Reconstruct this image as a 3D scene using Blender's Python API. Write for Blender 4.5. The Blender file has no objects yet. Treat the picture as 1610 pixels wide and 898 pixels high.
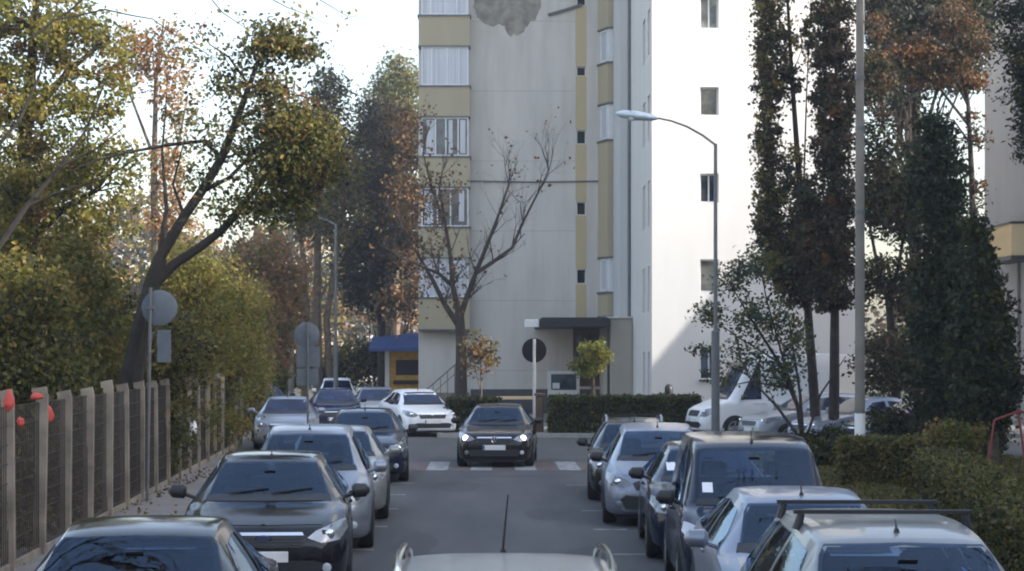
import bpy, bmesh, math, random
import numpy as np
from mathutils import Vector, Matrix, noise
from mathutils.bvhtree import BVHTree

R = math.radians
PI = math.pi
random.seed(7)
rng = np.random.default_rng(11)
scene = bpy.context.scene
COL = scene.collection

# ------------------------------------------------------------------ camera
F = 3000.0          # focal length of the photograph in its own pixels (1610 wide)
CH = 2.6            # camera height
VX, VY = 768.0, 557.0
cam_d = bpy.data.cameras.new('camera')
cam = bpy.data.objects.new('camera', cam_d)
COL.objects.link(cam)
cam.location = (0, 0, CH)
cam.rotation_euler = (R(90), 0, 0)
cam_d.sensor_width = 36
cam_d.lens = 36 * F / 1610
cam_d.shift_x = (805 - VX) / 1610
cam_d.shift_y = (VY - 449) / 1610
cam_d.clip_end = 3000
cam_d.clip_start = 0.05
scene.camera = cam


def at(px, py, d):
    """photo measurement + real distance -> place in the street (metres)"""
    return Vector(((px - VX) * d / F, d, CH - (py - VY) * d / F))


# ------------------------------------------------------------------ materials
MATS = {}


def new_mat(name):
    m = bpy.data.materials.new(name)
    m.use_nodes = True
    nt = m.node_tree
    for n in list(nt.nodes):
        if n.type not in ('OUTPUT_MATERIAL', 'BSDF_PRINCIPLED'):
            nt.nodes.remove(n)
    b = next(n for n in nt.nodes if n.type == 'BSDF_PRINCIPLED')
    MATS[name] = m
    return m, nt, b


def pset(b, **kw):
    names = {'rough': 'Roughness', 'metal': 'Metallic', 'spec': 'Specular IOR Level', 'coat': 'Coat Weight',
             'coatr': 'Coat Roughness', 'trans': 'Transmission Weight', 'emis': 'Emission Strength'}
    for k, v in kw.items():
        b.inputs[names[k]].default_value = v


def plain(name, col, rough=0.6, metal=0.0, spec=0.5, coat=0.0, var=0.12, scale=6.0, bump=0.0, bscale=40.0, stretch=None):
    """procedural: base colour with low contrast noise variation (+bump)"""
    m, nt, b = new_mat(name)
    tc = nt.nodes.new('ShaderNodeTexCoord')
    nz = nt.nodes.new('ShaderNodeTexNoise')
    nz.inputs['Scale'].default_value = scale
    nz.inputs['Detail'].default_value = 6
    if stretch:
        mpg = nt.nodes.new('ShaderNodeMapping')
        mpg.inputs['Scale'].default_value = stretch
        nt.links.new(tc.outputs['Object'], mpg.inputs['Vector'])
        nt.links.new(mpg.outputs['Vector'], nz.inputs['Vector'])
    else:
        nt.links.new(tc.outputs['Object'], nz.inputs['Vector'])
    cr = nt.nodes.new('ShaderNodeValToRGB')
    lo = [c * (1 - var) for c in col]
    hi = [min(1, c * (1 + var)) for c in col]
    cr.color_ramp.elements[0].color = (*lo, 1)
    cr.color_ramp.elements[1].color = (*hi, 1)
    cr.color_ramp.elements[0].position = 0.3
    cr.color_ramp.elements[1].position = 0.7
    nt.links.new(nz.outputs['Fac'], cr.inputs['Fac'])
    nt.links.new(cr.outputs['Color'], b.inputs['Base Color'])
    pset(b, rough=rough, metal=metal, spec=spec, coat=coat)
    if bump:
        n2 = nt.nodes.new('ShaderNodeTexNoise')
        n2.inputs['Scale'].default_value = bscale
        n2.inputs['Detail'].default_value = 5
        nt.links.new(tc.outputs['Object'], n2.inputs['Vector'])
        bp = nt.nodes.new('ShaderNodeBump')
        bp.inputs['Strength'].default_value = bump
        bp.inputs['Distance'].default_value = 0.02
        nt.links.new(n2.outputs['Fac'], bp.inputs['Height'])
        nt.links.new(bp.outputs['Normal'], b.inputs['Normal'])
    return m


def paint(name, col, metal=0.35, rough=0.35, dust=0.12, coat=.5):
    """car paint with clear coat, a film of road dust that varies"""
    m, nt, b = new_mat(name)
    tc = nt.nodes.new('ShaderNodeTexCoord')
    nz = nt.nodes.new('ShaderNodeTexNoise')
    nz.inputs['Scale'].default_value = 3.5
    nz.inputs['Detail'].default_value = 8
    nt.links.new(tc.outputs['Object'], nz.inputs['Vector'])
    mx = nt.nodes.new('ShaderNodeMixRGB')
    mx.inputs['Color1'].default_value = (*col, 1)
    mx.inputs['Color2'].default_value = (*[min(1, c * 1.15 + .012) for c in col], 1)
    mp = nt.nodes.new('ShaderNodeMapRange')
    mp.inputs['From Min'].default_value = 0.35
    mp.inputs['From Max'].default_value = 0.8
    mp.inputs['To Max'].default_value = dust * 2
    nt.links.new(nz.outputs['Fac'], mp.inputs['Value'])
    nt.links.new(mp.outputs['Result'], mx.inputs['Fac'])
    nt.links.new(mx.outputs['Color'], b.inputs['Base Color'])
    geo = nt.nodes.new('ShaderNodeNewGeometry')
    lin = nt.nodes.new('ShaderNodeBsdfDiffuse')
    lin.inputs['Color'].default_value = (.06, .058, .055, 1)
    msb = nt.nodes.new('ShaderNodeMixShader')
    out_ = next(n for n in nt.nodes if n.type == 'OUTPUT_MATERIAL')
    nt.links.new(geo.outputs['Backfacing'], msb.inputs[0])
    nt.links.new(b.outputs[0], msb.inputs[1])
    nt.links.new(lin.outputs[0], msb.inputs[2])
    nt.links.new(msb.outputs[0], out_.inputs['Surface'])
    rr = nt.nodes.new('ShaderNodeMapRange')
    dk = max(col) < .1
    rr.inputs['To Min'].default_value = .07 if dk else rough - .08
    rr.inputs['To Max'].default_value = .16 if dk else rough + .1
    nt.links.new(nz.outputs['Fac'], rr.inputs['Value'])
    nt.links.new(rr.outputs['Result'], b.inputs['Roughness'])
    pset(b, metal=metal, coat=coat if max(col) > .1 else 0, coatr=0.06, spec=.5 if max(col) > .1 else .4)
    return m


def leafmat(name, cols, trans=0.35, rough=0.6, clump=1.2, hue_scale=1.3):
    """leaves: colour differs leaf by leaf and from clump to clump, light comes through"""
    m, nt, b = new_mat(name)
    out = next(n for n in nt.nodes if n.type == 'OUTPUT_MATERIAL')
    geo = nt.nodes.new('ShaderNodeNewGeometry')
    tc = nt.nodes.new('ShaderNodeTexCoord')
    nz = nt.nodes.new('ShaderNodeTexNoise')
    nz.inputs['Scale'].default_value = hue_scale
    nz.inputs['Detail'].default_value = 2
    nt.links.new(tc.outputs['Object'], nz.inputs['Vector'])
    mr = nt.nodes.new('ShaderNodeMapRange')
    mr.inputs['From Min'].default_value = .3
    mr.inputs['From Max'].default_value = .7
    nt.links.new(nz.outputs['Fac'], mr.inputs['Value'])
    mixf = nt.nodes.new('ShaderNodeMath')
    mixf.operation = 'MULTIPLY_ADD'
    mixf.inputs[1].default_value = 0.5
    nt.links.new(mr.outputs['Result'], mixf.inputs[0])
    ad = nt.nodes.new('ShaderNodeMath')
    ad.operation = 'MULTIPLY'
    ad.inputs[1].default_value = 0.5
    nt.links.new(geo.outputs['Random Per Island'], ad.inputs[0])
    nt.links.new(ad.outputs[0], mixf.inputs[2])
    cr = nt.nodes.new('ShaderNodeValToRGB')
    el = cr.color_ramp.elements
    while len(el) < len(cols):
        el.new(0.5)
    for i, c in enumerate(cols):
        el[i].position = 0.12 + 0.76 * i / max(1, len(cols) - 1)
        el[i].color = (*c, 1)
    nt.links.new(mixf.outputs[0], cr.inputs['Fac'])
    nt.links.new(cr.outputs['Color'], b.inputs['Base Color'])
    pset(b, rough=rough, spec=0.25)
    tr = nt.nodes.new('ShaderNodeBsdfTranslucent')
    nt.links.new(cr.outputs['Color'], tr.inputs['Color'])
    ms = nt.nodes.new('ShaderNodeMixShader')
    ms.inputs[0].default_value = trans
    nt.links.new(b.outputs[0], ms.inputs[1])
    nt.links.new(tr.outputs[0], ms.inputs[2])
    nt.links.new(ms.outputs[0], out.inputs['Surface'])
    return m


def plaster(name, col, stain=(0.3, 0.28, 0.25), amount=0.35):
    m, nt, b = new_mat(name)
    tc = nt.nodes.new('ShaderNodeTexCoord')
    mp = nt.nodes.new('ShaderNodeMapping')
    mp.inputs['Scale'].default_value = (1.2, 1.2, 0.22)
    nt.links.new(tc.outputs['Object'], mp.inputs['Vector'])
    nz = nt.nodes.new('ShaderNodeTexNoise')
    nz.inputs['Scale'].default_value = 1.0
    nz.inputs['Detail'].default_value = 9
    nz.inputs['Roughness'].default_value = .62
    nt.links.new(mp.outputs['Vector'], nz.inputs['Vector'])
    mr = nt.nodes.new('ShaderNodeMapRange')
    mr.inputs['From Min'].default_value = .42
    mr.inputs['From Max'].default_value = .8
    mr.inputs['To Max'].default_value = amount
    nt.links.new(nz.outputs['Fac'], mr.inputs['Value'])
    mx = nt.nodes.new('ShaderNodeMixRGB')
    mx.inputs['Color1'].default_value = (*col, 1)
    mx.inputs['Color2'].default_value = (*stain, 1)
    nt.links.new(mr.outputs['Result'], mx.inputs['Fac'])
    nt.links.new(mx.outputs['Color'], b.inputs['Base Color'])
    n2 = nt.nodes.new('ShaderNodeTexNoise')
    n2.inputs['Scale'].default_value = 30
    nt.links.new(tc.outputs['Object'], n2.inputs['Vector'])
    bp = nt.nodes.new('ShaderNodeBump')
    bp.inputs['Strength'].default_value = .25
    bp.inputs['Distance'].default_value = .02
    nt.links.new(n2.outputs['Fac'], bp.inputs['Height'])
    nt.links.new(bp.outputs['Normal'], b.inputs['Normal'])
    pset(b, rough=.9, spec=.2)
    return m


def asphalt(name, c1, c2):
    m, nt, b = new_mat(name)
    tc = nt.nodes.new('ShaderNodeTexCoord')
    n1 = nt.nodes.new('ShaderNodeTexNoise')
    n1.inputs['Scale'].default_value = .55
    n1.inputs['Detail'].default_value = 8
    mp = nt.nodes.new('ShaderNodeMapping')
    mp.inputs['Scale'].default_value = (2.2, .35, 1)
    nt.links.new(tc.outputs['Object'], mp.inputs['Vector'])
    nt.links.new(mp.outputs['Vector'], n1.inputs['Vector'])
    n2 = nt.nodes.new('ShaderNodeTexNoise')
    n2.inputs['Scale'].default_value = 60
    n2.inputs['Detail'].default_value = 3
    nt.links.new(tc.outputs['Object'], n2.inputs['Vector'])
    cr = nt.nodes.new('ShaderNodeValToRGB')
    cr.color_ramp.elements[0].color = (*c1, 1)
    cr.color_ramp.elements[1].color = (*c2, 1)
    cr.color_ramp.elements[0].position = .35
    cr.color_ramp.elements[1].position = .68
    nt.links.new(n1.outputs['Fac'], cr.inputs['Fac'])
    mx = nt.nodes.new('ShaderNodeMixRGB')
    mx.blend_type = 'MULTIPLY'
    mx.inputs['Fac'].default_value = .5
    nt.links.new(cr.outputs['Color'], mx.inputs['Color1'])
    nt.links.new(n2.outputs['Fac'], mx.inputs['Color2'])
    nt.links.new(mx.outputs['Color'], b.inputs['Base Color'])
    bp = nt.nodes.new('ShaderNodeBump')
    bp.inputs['Strength'].default_value = .4
    bp.inputs['Distance'].default_value = .01
    nt.links.new(n2.outputs['Fac'], bp.inputs['Height'])
    nt.links.new(bp.outputs['Normal'], b.inputs['Normal'])
    pset(b, rough=.72, spec=.4)
    return m


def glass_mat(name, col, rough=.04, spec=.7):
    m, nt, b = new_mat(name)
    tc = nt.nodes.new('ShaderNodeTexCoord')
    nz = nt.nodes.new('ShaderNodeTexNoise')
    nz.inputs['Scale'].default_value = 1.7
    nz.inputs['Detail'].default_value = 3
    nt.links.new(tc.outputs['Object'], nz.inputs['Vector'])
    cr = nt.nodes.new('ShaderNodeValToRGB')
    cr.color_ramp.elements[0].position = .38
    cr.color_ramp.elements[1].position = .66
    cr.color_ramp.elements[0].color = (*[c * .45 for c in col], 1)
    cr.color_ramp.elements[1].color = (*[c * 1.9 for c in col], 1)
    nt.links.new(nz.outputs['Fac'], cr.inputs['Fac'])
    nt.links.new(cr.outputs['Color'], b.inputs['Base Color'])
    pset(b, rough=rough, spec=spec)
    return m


HAZE = .0007
M = {}
M['asphalt'] = asphalt('asphalt', (.062, .062, .065), (.105, .103, .10))
M['asphalt_old'] = asphalt('asphalt_old', (.045, .045, .048), (.075, .074, .073))
M['asphalt2'] = asphalt('cross_street_asphalt', (.075, .074, .074), (.11, .107, .10))
M['pave'] = plain('paving', (.17, .16, .15), .85, bump=.3, bscale=14, scale=2)
M['kerb'] = plain('kerb_stone', (.30, .29, .27), .85, bump=.3, bscale=12)
M['dirt'] = plain('dirt_and_grass', (.06, .062, .032), .95, var=.45, scale=1.2, bump=.6, bscale=9)
M['white_line'] = plain('road_paint_white', (.27, .27, .265), .8, var=.5, scale=5)
M['red_line'] = plain('road_paint_red', (.115, .085, .08), .8, var=.4, scale=5)
M['wall_grey'] = plaster('plaster_grey', (.61, .575, .525), (.41, .385, .35), .8)
M['wall_white'] = plaster('plaster_white', (.54, .54, .535), (.45, .447, .443), .4)
M['wall_side'] = plaster('plaster_pale', (.60, .58, .54), (.42, .4, .37), .4)
M['wall_bluegrey'] = plaster('plaster_bluegrey', (.34, .35, .37), (.26, .265, .275), .5)
M['wall_tan'] = plaster('plaster_tan', (.42, .39, .34), (.3, .28, .24), .4)
M['ochre'] = plaster('ochre_panel', (.42, .365, .25), (.33, .295, .225), .5)
M['ochre_pale'] = plaster('pale_ochre', (.52, .42, .26), (.38, .32, .22), .4)
M['joint'] = plain('joint_mortar', (.40, .385, .36), .95)
M['plinth'] = plain('dark_plinth', (.075, .075, .085), .8)
M['bare_concrete'] = plain('exposed_concrete', (.27, .25, .215), .95, var=.35, scale=2.6, bump=.6, bscale=8)
M['concrete'] = plain('concrete', (.205, .18, .145), .9, var=.35, scale=3, bump=.4, bscale=18)
M['concrete_pole'] = plain('pole_concrete', (.19, .172, .145), .85, var=.35, scale=1.2, bump=.3)
M['frame_white'] = plain('window_frame_white', (.72, .73, .74), .5, var=.05)
M['curtain'] = plain('curtained_glass', (.50, .52, .56), .25, var=.16, scale=1.6, stretch=(7, 7, .12))
M['winglass'] = glass_mat('window_glass', (.05, .06, .08), .05, .7)
M['wing_pane'] = glass_mat('dusty_window_glass', (.15, .15, .13), .12, .5)
M['dark'] = plain('dark_void', (.012, .012, .014), .8)
M['carglass'] = glass_mat('car_glass', (.006, .012, .036), .02, .5)
M['seethrough'] = None
cg, nt, b = new_mat('clear_car_glass')
out_ = next(n for n in nt.nodes if n.type == 'OUTPUT_MATERIAL')
trn = nt.nodes.new('ShaderNodeBsdfTransparent')
trn.inputs['Color'].default_value = (.52, .60, .70, 1)
gls = nt.nodes.new('ShaderNodeBsdfGlossy')
gls.inputs['Roughness'].default_value = .015
gls.inputs['Color'].default_value = (.58, .76, 1, 1)
tcg = nt.nodes.new('ShaderNodeTexCoord')
nzg = nt.nodes.new('ShaderNodeTexNoise')
nzg.inputs['Scale'].default_value = 4
nt.links.new(tcg.outputs['Object'], nzg.inputs['Vector'])
bpg = nt.nodes.new('ShaderNodeBump')
bpg.inputs['Strength'].default_value = .05
bpg.inputs['Distance'].default_value = .02
nt.links.new(nzg.outputs['Fac'], bpg.inputs['Height'])
nt.links.new(bpg.outputs['Normal'], gls.inputs['Normal'])
fre = nt.nodes.new('ShaderNodeFresnel')
fre.inputs['IOR'].default_value = 1.75
mxg = nt.nodes.new('ShaderNodeMixShader')
nt.links.new(fre.outputs[0], mxg.inputs[0])
nt.links.new(trn.outputs[0], mxg.inputs[1])
nt.links.new(gls.outputs[0], mxg.inputs[2])
nt.links.new(mxg.outputs[0], out_.inputs['Surface'])
M['seethrough'] = cg
M['seat'] = plain('seat_fabric', (.030, .030, .033), .9, var=.25)
M['dash'] = plain('dashboard', (.020, .020, .022), .75)
M['tyre'] = plain('tyre_rubber', (.016, .016, .017), .85)
M['rim'] = plain('alloy_rim', (.35, .36, .38), .35, metal=.8)
M['black_trim'] = plain('black_plastic', (.016, .016, .018), .5)
M['chrome'] = plain('chrome', (.75, .76, .78), .12, metal=1, var=.02)
M['lens'] = glass_mat('headlamp_lens', (.30, .32, .35), .08, .8)
M['redlens'] = plain('red_lens', (.30, .012, .012), .2, coat=.6)
M['plate'] = plain('number_plate', (.68, .68, .66), .5, var=.06)
M['blue'] = plain('plate_blue', (.02, .05, .25), .5)
M['badge_blue'] = plain('badge_dark_blue', (.03, .04, .10), .4)
M['metal_grey'] = plain('galvanised_metal', (.13, .138, .145), .55, metal=.3, var=.15, scale=3)
M['sign_back'] = plain('sign_back_grey', (.10, .12, .14), .6, metal=.1, var=.12)
M['sign_dark'] = plain('sign_back_dark', (.012, .012, .014), .8, spec=.2)
M['white_paint'] = plain('white_paint', (.78, .78, .76), .5, var=.06)
M['blue_tarp'] = plain('blue_tarpaulin', (.028, .055, .16), .6, var=.2)
M['yellow_board'] = plain('yellow_board', (.55, .30, .05), .6, var=.2)
M['red_plastic'] = plain('red_plastic', (.50, .07, .055), .6, var=.15)
M['tar'] = plain('tar_seam', (.032, .032, .034), .9, spec=.2)
M['pole_pale'] = plain('pale_pole_paint', (.46, .455, .44), .6, var=.1)
M['red_dull'] = plain('red_dull_paint', (.22, .035, .03), .6, var=.25)
M['paper'] = plain('white_plastic_bag', (.78, .80, .84), .5, var=.06)
M['lamp_head'] = plain('lamp_housing', (.45, .52, .58), .4, metal=.3)
M['lamp_glass'] = plain('lamp_glass', (.7, .74, .76), .25)
M['bark'] = plain('bark_dark', (.040, .032, .026), .95, var=.4, scale=5, bump=.8, bscale=22)
M['bark_black'] = plain('bark_black', (.020, .017, .014), .95, var=.4, scale=5, bump=.8, bscale=22)
M['bark_tan'] = plain('bark_tan', (.115, .085, .06), .95, var=.4, scale=5, bump=.8, bscale=22)
M['bark_grey'] = plain('bark_grey', (.095, .08, .068), .95, var=.3, scale=5, bump=.8, bscale=22)
M['core'] = plain('hedge_twigs', (.022, .022, .014), .95, var=.4, scale=8)
M['wire'] = plain('rusty_wire', (.05, .042, .036), .8, metal=.3)
M['wood_brown'] = plain('brown_wood', (.10, .06, .04), .8)
hl, nt, b = new_mat('lit_headlamp')
b.inputs['Base Color'].default_value = (.9, .92, 1, 1)
b.inputs['Emission Color'].default_value = (.93, .95, 1, 1)
b.inputs['Emission Strength'].default_value = 3.0
M['lit'] = hl

# leaves
L_ = {}
L_['yellowgreen'] = leafmat('leaf_yellowgreen', [(.07, .085, .02), (.13, .14, .028), (.21, .19, .04), (.28, .20, .05)], .5)
L_['green'] = leafmat('leaf_green', [(.055, .062, .02), (.10, .105, .03), (.16, .15, .04)], .45)
L_['darkgreen'] = leafmat('leaf_darkgreen', [(.016, .022, .010), (.030, .036, .015), (.048, .050, .02)], .2)
L_['thuja'] = leafmat('leaf_thuja', [(.016, .024, .009), (.032, .042, .014), (.055, .06, .02)], .15)
L_['conifer_blue'] = leafmat('needle_bluegrey', [(.016, .022, .022), (.028, .036, .034), (.045, .05, .046)], .12)
L_['olive'] = leafmat('leaf_olive', [(.075, .075, .022), (.14, .125, .034), (.22, .175, .045), (.28, .19, .05)], .5)
L_['orange'] = leafmat('leaf_orange', [(.16, .075, .03), (.25, .13, .055), (.32, .19, .09), (.16, .10, .05)], .4)
L_['copper'] = leafmat('leaf_copper', [(.09, .042, .018), (.15, .07, .026), (.20, .105, .04)], .35)
L_['brown'] = leafmat('leaf_brown', [(.045, .032, .022), (.085, .055, .034), (.12, .078, .04), (.05, .05, .026)], .3)
L_['maroon'] = leafmat('leaf_darkbrown', [(.028, .024, .015), (.045, .034, .02), (.05, .048, .022), (.065, .045, .022)], .28)
L_['lime'] = leafmat('leaf_lime', [(.10, .12, .024), (.16, .17, .035), (.22, .20, .05)], .4)
L_['bluegreen'] = leafmat('leaf_bluegreen', [(.035, .055, .035), (.055, .08, .045), (.085, .105, .05)], .35)
L_['palepine'] = leafmat('leaf_palepine', [(.06, .075, .03), (.10, .115, .045), (.14, .145, .06)], .3)
L_['hedge'] = leafmat('leaf_hedge', [(.042, .05, .016), (.08, .084, .024), (.14, .125, .034)], .3, hue_scale=2.5)
L_['hedge_ochre'] = leafmat('leaf_hedge_ochre', [(.05, .055, .018), (.11, .10, .03), (.20, .16, .05), (.24, .16, .055)], .35, hue_scale=2.5)
L_['litter'] = leafmat('leaf_litter', [(.07, .045, .02), (.14, .09, .035), (.22, .15, .05)], .1)


# ------------------------------------------------------------------ mesh builder
class MB:
    def __init__(self):
        self.v, self.f, self.mi = [], [], []

    def add(self, verts, faces, mi=0):
        o = len(self.v)
        self.v += [tuple(p) for p in verts]
        self.f += [tuple(i + o for i in f) for f in faces]
        self.mi += [mi] * len(faces)

    def box(self, x0, x1, y0, y1, z0, z1, mi=0):
        vs = [(x, y, z) for z in (z0, z1) for y in (y0, y1) for x in (x0, x1)]
        self.add(vs, [(0, 2, 3, 1), (4, 5, 7, 6), (0, 1, 5, 4), (2, 6, 7, 3), (0, 4, 6, 2), (1, 3, 7, 5)], mi)

    def bbox(self, x0, x1, y0, y1, z0, z1, c=.02, mi=0):
        """box with chamfered vertical and top edges"""
        self.prism([(x0 + c, y0), (x1 - c, y0), (x1, y0 + c), (x1, y1 - c), (x1 - c, y1), (x0 + c, y1), (x0, y1 - c), (x0, y0 + c)], z0, z1 - c, mi)
        n = len(self.v)
        low = [(x0 + c, y0), (x1 - c, y0), (x1, y0 + c), (x1, y1 - c), (x1 - c, y1), (x0 + c, y1), (x0, y1 - c), (x0, y0 + c)]
        cx, cy = (x0 + x1) / 2, (y0 + y1) / 2
        hi = [(p[0] + (c if p[0] < cx else -c), p[1] + (c if p[1] < cy else -c)) for p in low]
        vs = [(*p, z1 - c) for p in low] + [(*p, z1) for p in hi]
        k = len(low)
        self.add(vs, [(i, (i + 1) % k, k + (i + 1) % k, k + i) for i in range(k)] + [tuple(range(k, 2 * k))], mi)

    def prism(self, poly, z0, z1, mi=0):
        k = len(poly)
        vs = [(*p, z0) for p in poly] + [(*p, z1) for p in poly]
        self.add(vs, [tuple(reversed(range(k))), tuple(range(k, 2 * k))] + [(i, (i + 1) % k, k + (i + 1) % k, k + i) for i in range(k)], mi)

    def obox(self, c, ux, uy, uz, hx, hy, hz, mi=0):
        c, ux, uy, uz = Vector(c), Vector(ux), Vector(uy), Vector(uz)
        vs = [c + ux * (hx * sx) + uy * (hy * sy) + uz * (hz * sz) for sz in (-1, 1) for sy in (-1, 1) for sx in (-1, 1)]
        self.add(vs, [(0, 2, 3, 1), (4, 5, 7, 6), (0, 1, 5, 4), (2, 6, 7, 3), (0, 4, 6, 2), (1, 3, 7, 5)], mi)

    def tube(self, pts, radii, n=8, mi=0, cap=True):
        pts = [Vector(p) for p in pts]
        if not isinstance(radii, (list, tuple)):
            radii = [radii] * len(pts)
        o = len(self.v)
        prev = None
        for i, p in enumerate(pts):
            t = (pts[min(i + 1, len(pts) - 1)] - pts[max(i - 1, 0)])
            if t.length < 1e-9:
                t = Vector((0, 0, 1))
            t.normalize()
            if prev is None:
                a = Vector((1, 0, 0)) if abs(t.x) < .9 else Vector((0, 1, 0))
                prev = t.cross(a).normalized()
            u = prev - t * prev.dot(t)
            if u.length < 1e-6:
                u = t.orthogonal()
            u.normalize()
            prev = u
            w = t.cross(u)
            for k in range(n):
                a = 2 * PI * k / n
                self.v.append(tuple(p + (u * math.cos(a) + w * math.sin(a)) * radii[i]))
        for i in range(len(pts) - 1):
            for k in range(n):
                k2 = (k + 1) % n
                self.f.append((o + i * n + k, o + i * n + k2, o + (i + 1) * n + k2, o + (i + 1) * n + k))
                self.mi.append(mi)
        if cap:
            self.f.append(tuple(o + k for k in reversed(range(n))))
            self.f.append(tuple(o + (len(pts) - 1) * n + k for k in range(n)))
            self.mi += [mi, mi]

    def lathe(self, prof, c, axis='x', n=24, mi=0):
        """prof: (offset along axis, radius)"""
        o = len(self.v)
        for a, r in prof:
            for k in range(n):
                t = 2 * PI * k / n
                q = (a, r * math.cos(t), r * math.sin(t))
                if axis == 'y':
                    q = (q[1], q[0], q[2])
                elif axis == 'z':
                    q = (q[1], q[2], q[0])
                self.v.append((c[0] + q[0], c[1] + q[1], c[2] + q[2]))
        for i in range(len(prof) - 1):
            for k in range(n):
                k2 = (k + 1) % n
                self.f.append((o + i * n + k, o + i * n + k2, o + (i + 1) * n + k2, o + (i + 1) * n + k))
                self.mi.append(mi)
        self.f.append(tuple(o + k for k in range(n)))
        self.f.append(tuple(o + (len(prof) - 1) * n + k for k in range(n)))
        self.mi += [mi, mi]

    def build(self, name, mats, parent=None, smooth=False, world=None):
        if not isinstance(mats, (list, tuple)):
            mats = [mats]
        me = bpy.data.meshes.new(name)
        vs = self.v
        if world is not None:
            w = world
            vs = [(p[0] - w[0], p[1] - w[1], p[2] - w[2]) for p in vs]
        me.from_pydata(vs, [], self.f)
        for m in mats:
            me.materials.append(m)
        if len(mats) > 1:
            me.polygons.foreach_set('material_index', self.mi)
        bm = bmesh.new()
        bm.from_mesh(me)
        bmesh.ops.recalc_face_normals(bm, faces=bm.faces)
        bm.to_mesh(me)
        bm.free()
        if smooth:
            me.polygons.foreach_set('use_smooth', [True] * len(me.polygons))
            try:
                me.set_sharp_from_angle(angle=R(38))
            except Exception:
                pass
        me.update()
        o = bpy.data.objects.new(name, me)
        COL.objects.link(o)
        if parent is not None:
            o.parent = parent
        return o


def empty(name, loc=(0, 0, 0), rz=0, label=None, cat=None, group=None):
    o = bpy.data.objects.new(name, None)
    o.empty_display_size = .2
    COL.objects.link(o)
    o.location = loc
    o.rotation_euler = (0, 0, rz)
    tag(o, label, cat, group)
    return o


def tag(o, label=None, cat=None, group=None, kind=None):
    if label:
        o['label'] = label
    if cat:
        o['category'] = cat
    if group:
        o['group'] = group
    if kind:
        o['kind'] = kind
    return o


def struct(o):
    o['kind'] = 'structure'
    return o


def sheet(name, poly, z, mat):
    mb = MB()
    mb.add([(x, y, z) for x, y in poly], [tuple(range(len(poly)))])
    return struct(mb.build(name, mat))


# ------------------------------------------------------------------ ground and roads
g = MB()
g.add([(-900, -300, -.03), (900, -300, -.03), (900, 1600, -.03), (-900, 1600, -.03)], [(0, 1, 2, 3)])
struct(g.build('ground', M['dirt']))
sheet('road', [(-3.7, -8), (3.75, -8), (3.75, 47.4), (-3.7, 47.4)], 0, M['asphalt'])
sheet('cross_street', [(-40, 47.4), (60, 47.4), (60, 59.4), (-1.6, 59.4), (-2.4, 70), (-5.5, 120), (-14, 120), (-12.5, 70), (-9.5, 59.4), (-40, 59.4)], .001, M['asphalt2'])


def raised(name, poly, z0, z1, mat):
    mb = MB()
    mb.prism(poly, z0, z1)
    return struct(mb.build(name, mat))


raised('pavement', [(-7.0, -8), (-3.86, -8), (-3.86, 46.2), (-4.6, 47.2), (-8.2, 47.2)], -.05, .12, M['pave'])
raised('kerb', [(-3.86, -8), (-3.7, -8), (-3.7, 46.2), (-4.5, 47.4), (-4.6, 47.2), (-3.86, 46.2)], -.05, .125, M['kerb'])
raised('pavement', [(3.91, -8), (5.9, -8), (5.9, 47.2), (4.7, 47.2), (3.91, 46.2)], -.05, .12, M['pave'])
raised('kerb', [(3.75, -8), (3.91, -8), (3.91, 46.2), (4.7, 47.2), (4.6, 47.4), (3.75, 46.2)], -.05, .125, M['kerb'])
raised('pavement', [(-1.45, 59.6), (40, 59.6), (40, 95), (-1.45, 95)], -.05, .12, M['pave'])
raised('kerb', [(-1.6, 59.4), (40, 59.4), (40, 59.6), (-1.45, 59.6), (-1.45, 95), (-1.6, 95)], -.05, .13, M['kerb'])
raised('lawn', [(5.9, -8), (18.5, -8), (18.5, 47.2), (5.9, 47.2)], -.05, .10, M['dirt'])

# road markings: parking bay ticks, centre, zebra with red ground
mk = MB()
for k, y in enumerate((18.6, 22.0, 25.3, 28.7, 32.0, 35.2, 38.4)):
    mk.add([(-1.95, y, .004), (-1.52, y, .004), (-1.52, y + .13, .004), (-1.95, y + .13, .004)], [(0, 1, 2, 3)])
for y in (18.8, 21.6, 24.7, 28.2, 31.6, 37.8):
    mk.add([(1.55, y, .004), (2.05, y, .004), (2.05, y + .13, .004), (1.55, y + .13, .004)], [(0, 1, 2, 3)])
struct(mk.build('parking_marks', M['white_line']))
zr = MB()
zr.add([(-3.6, 42.6, .004), (3.65, 42.6, .004), (3.65, 46.0, .004), (-3.6, 46.0, .004)], [(0, 1, 2, 3)])
struct(zr.build('crossing_ground', M['red_line']))
zb = MB()
x = -3.4
while x < 3.4:
    zb.add([(x, 42.6, .008), (x + .48, 42.6, .008), (x + .48, 46.0, .008), (x, 46.0, .008)], [(0, 1, 2, 3)])
    x += 1.0
struct(zb.build('zebra_stripes', M['white_line']))
# old repairs and oily tracks on the asphalt
rp = MB()
for (cx_, cy_, rx_, ry_) in ((-.6, 37.5, .5, 1.6), (.9, 31, .35, 1.1), (-1.0, 26, .3, 2.0), (.5, 40.6, 1.2, .35), (1.3, 24.5, .3, 1.2)):
    k_ = 18
    ring_ = [(cx_ + rx_ * math.cos(2 * PI * i / k_) * random.uniform(.8, 1.15), cy_ + ry_ * math.sin(2 * PI * i / k_) * random.uniform(.8, 1.15), .002) for i in range(k_)]
    rp.add(ring_, [tuple(range(k_))])
struct(rp.build('road_patches', M['asphalt_old']))


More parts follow.
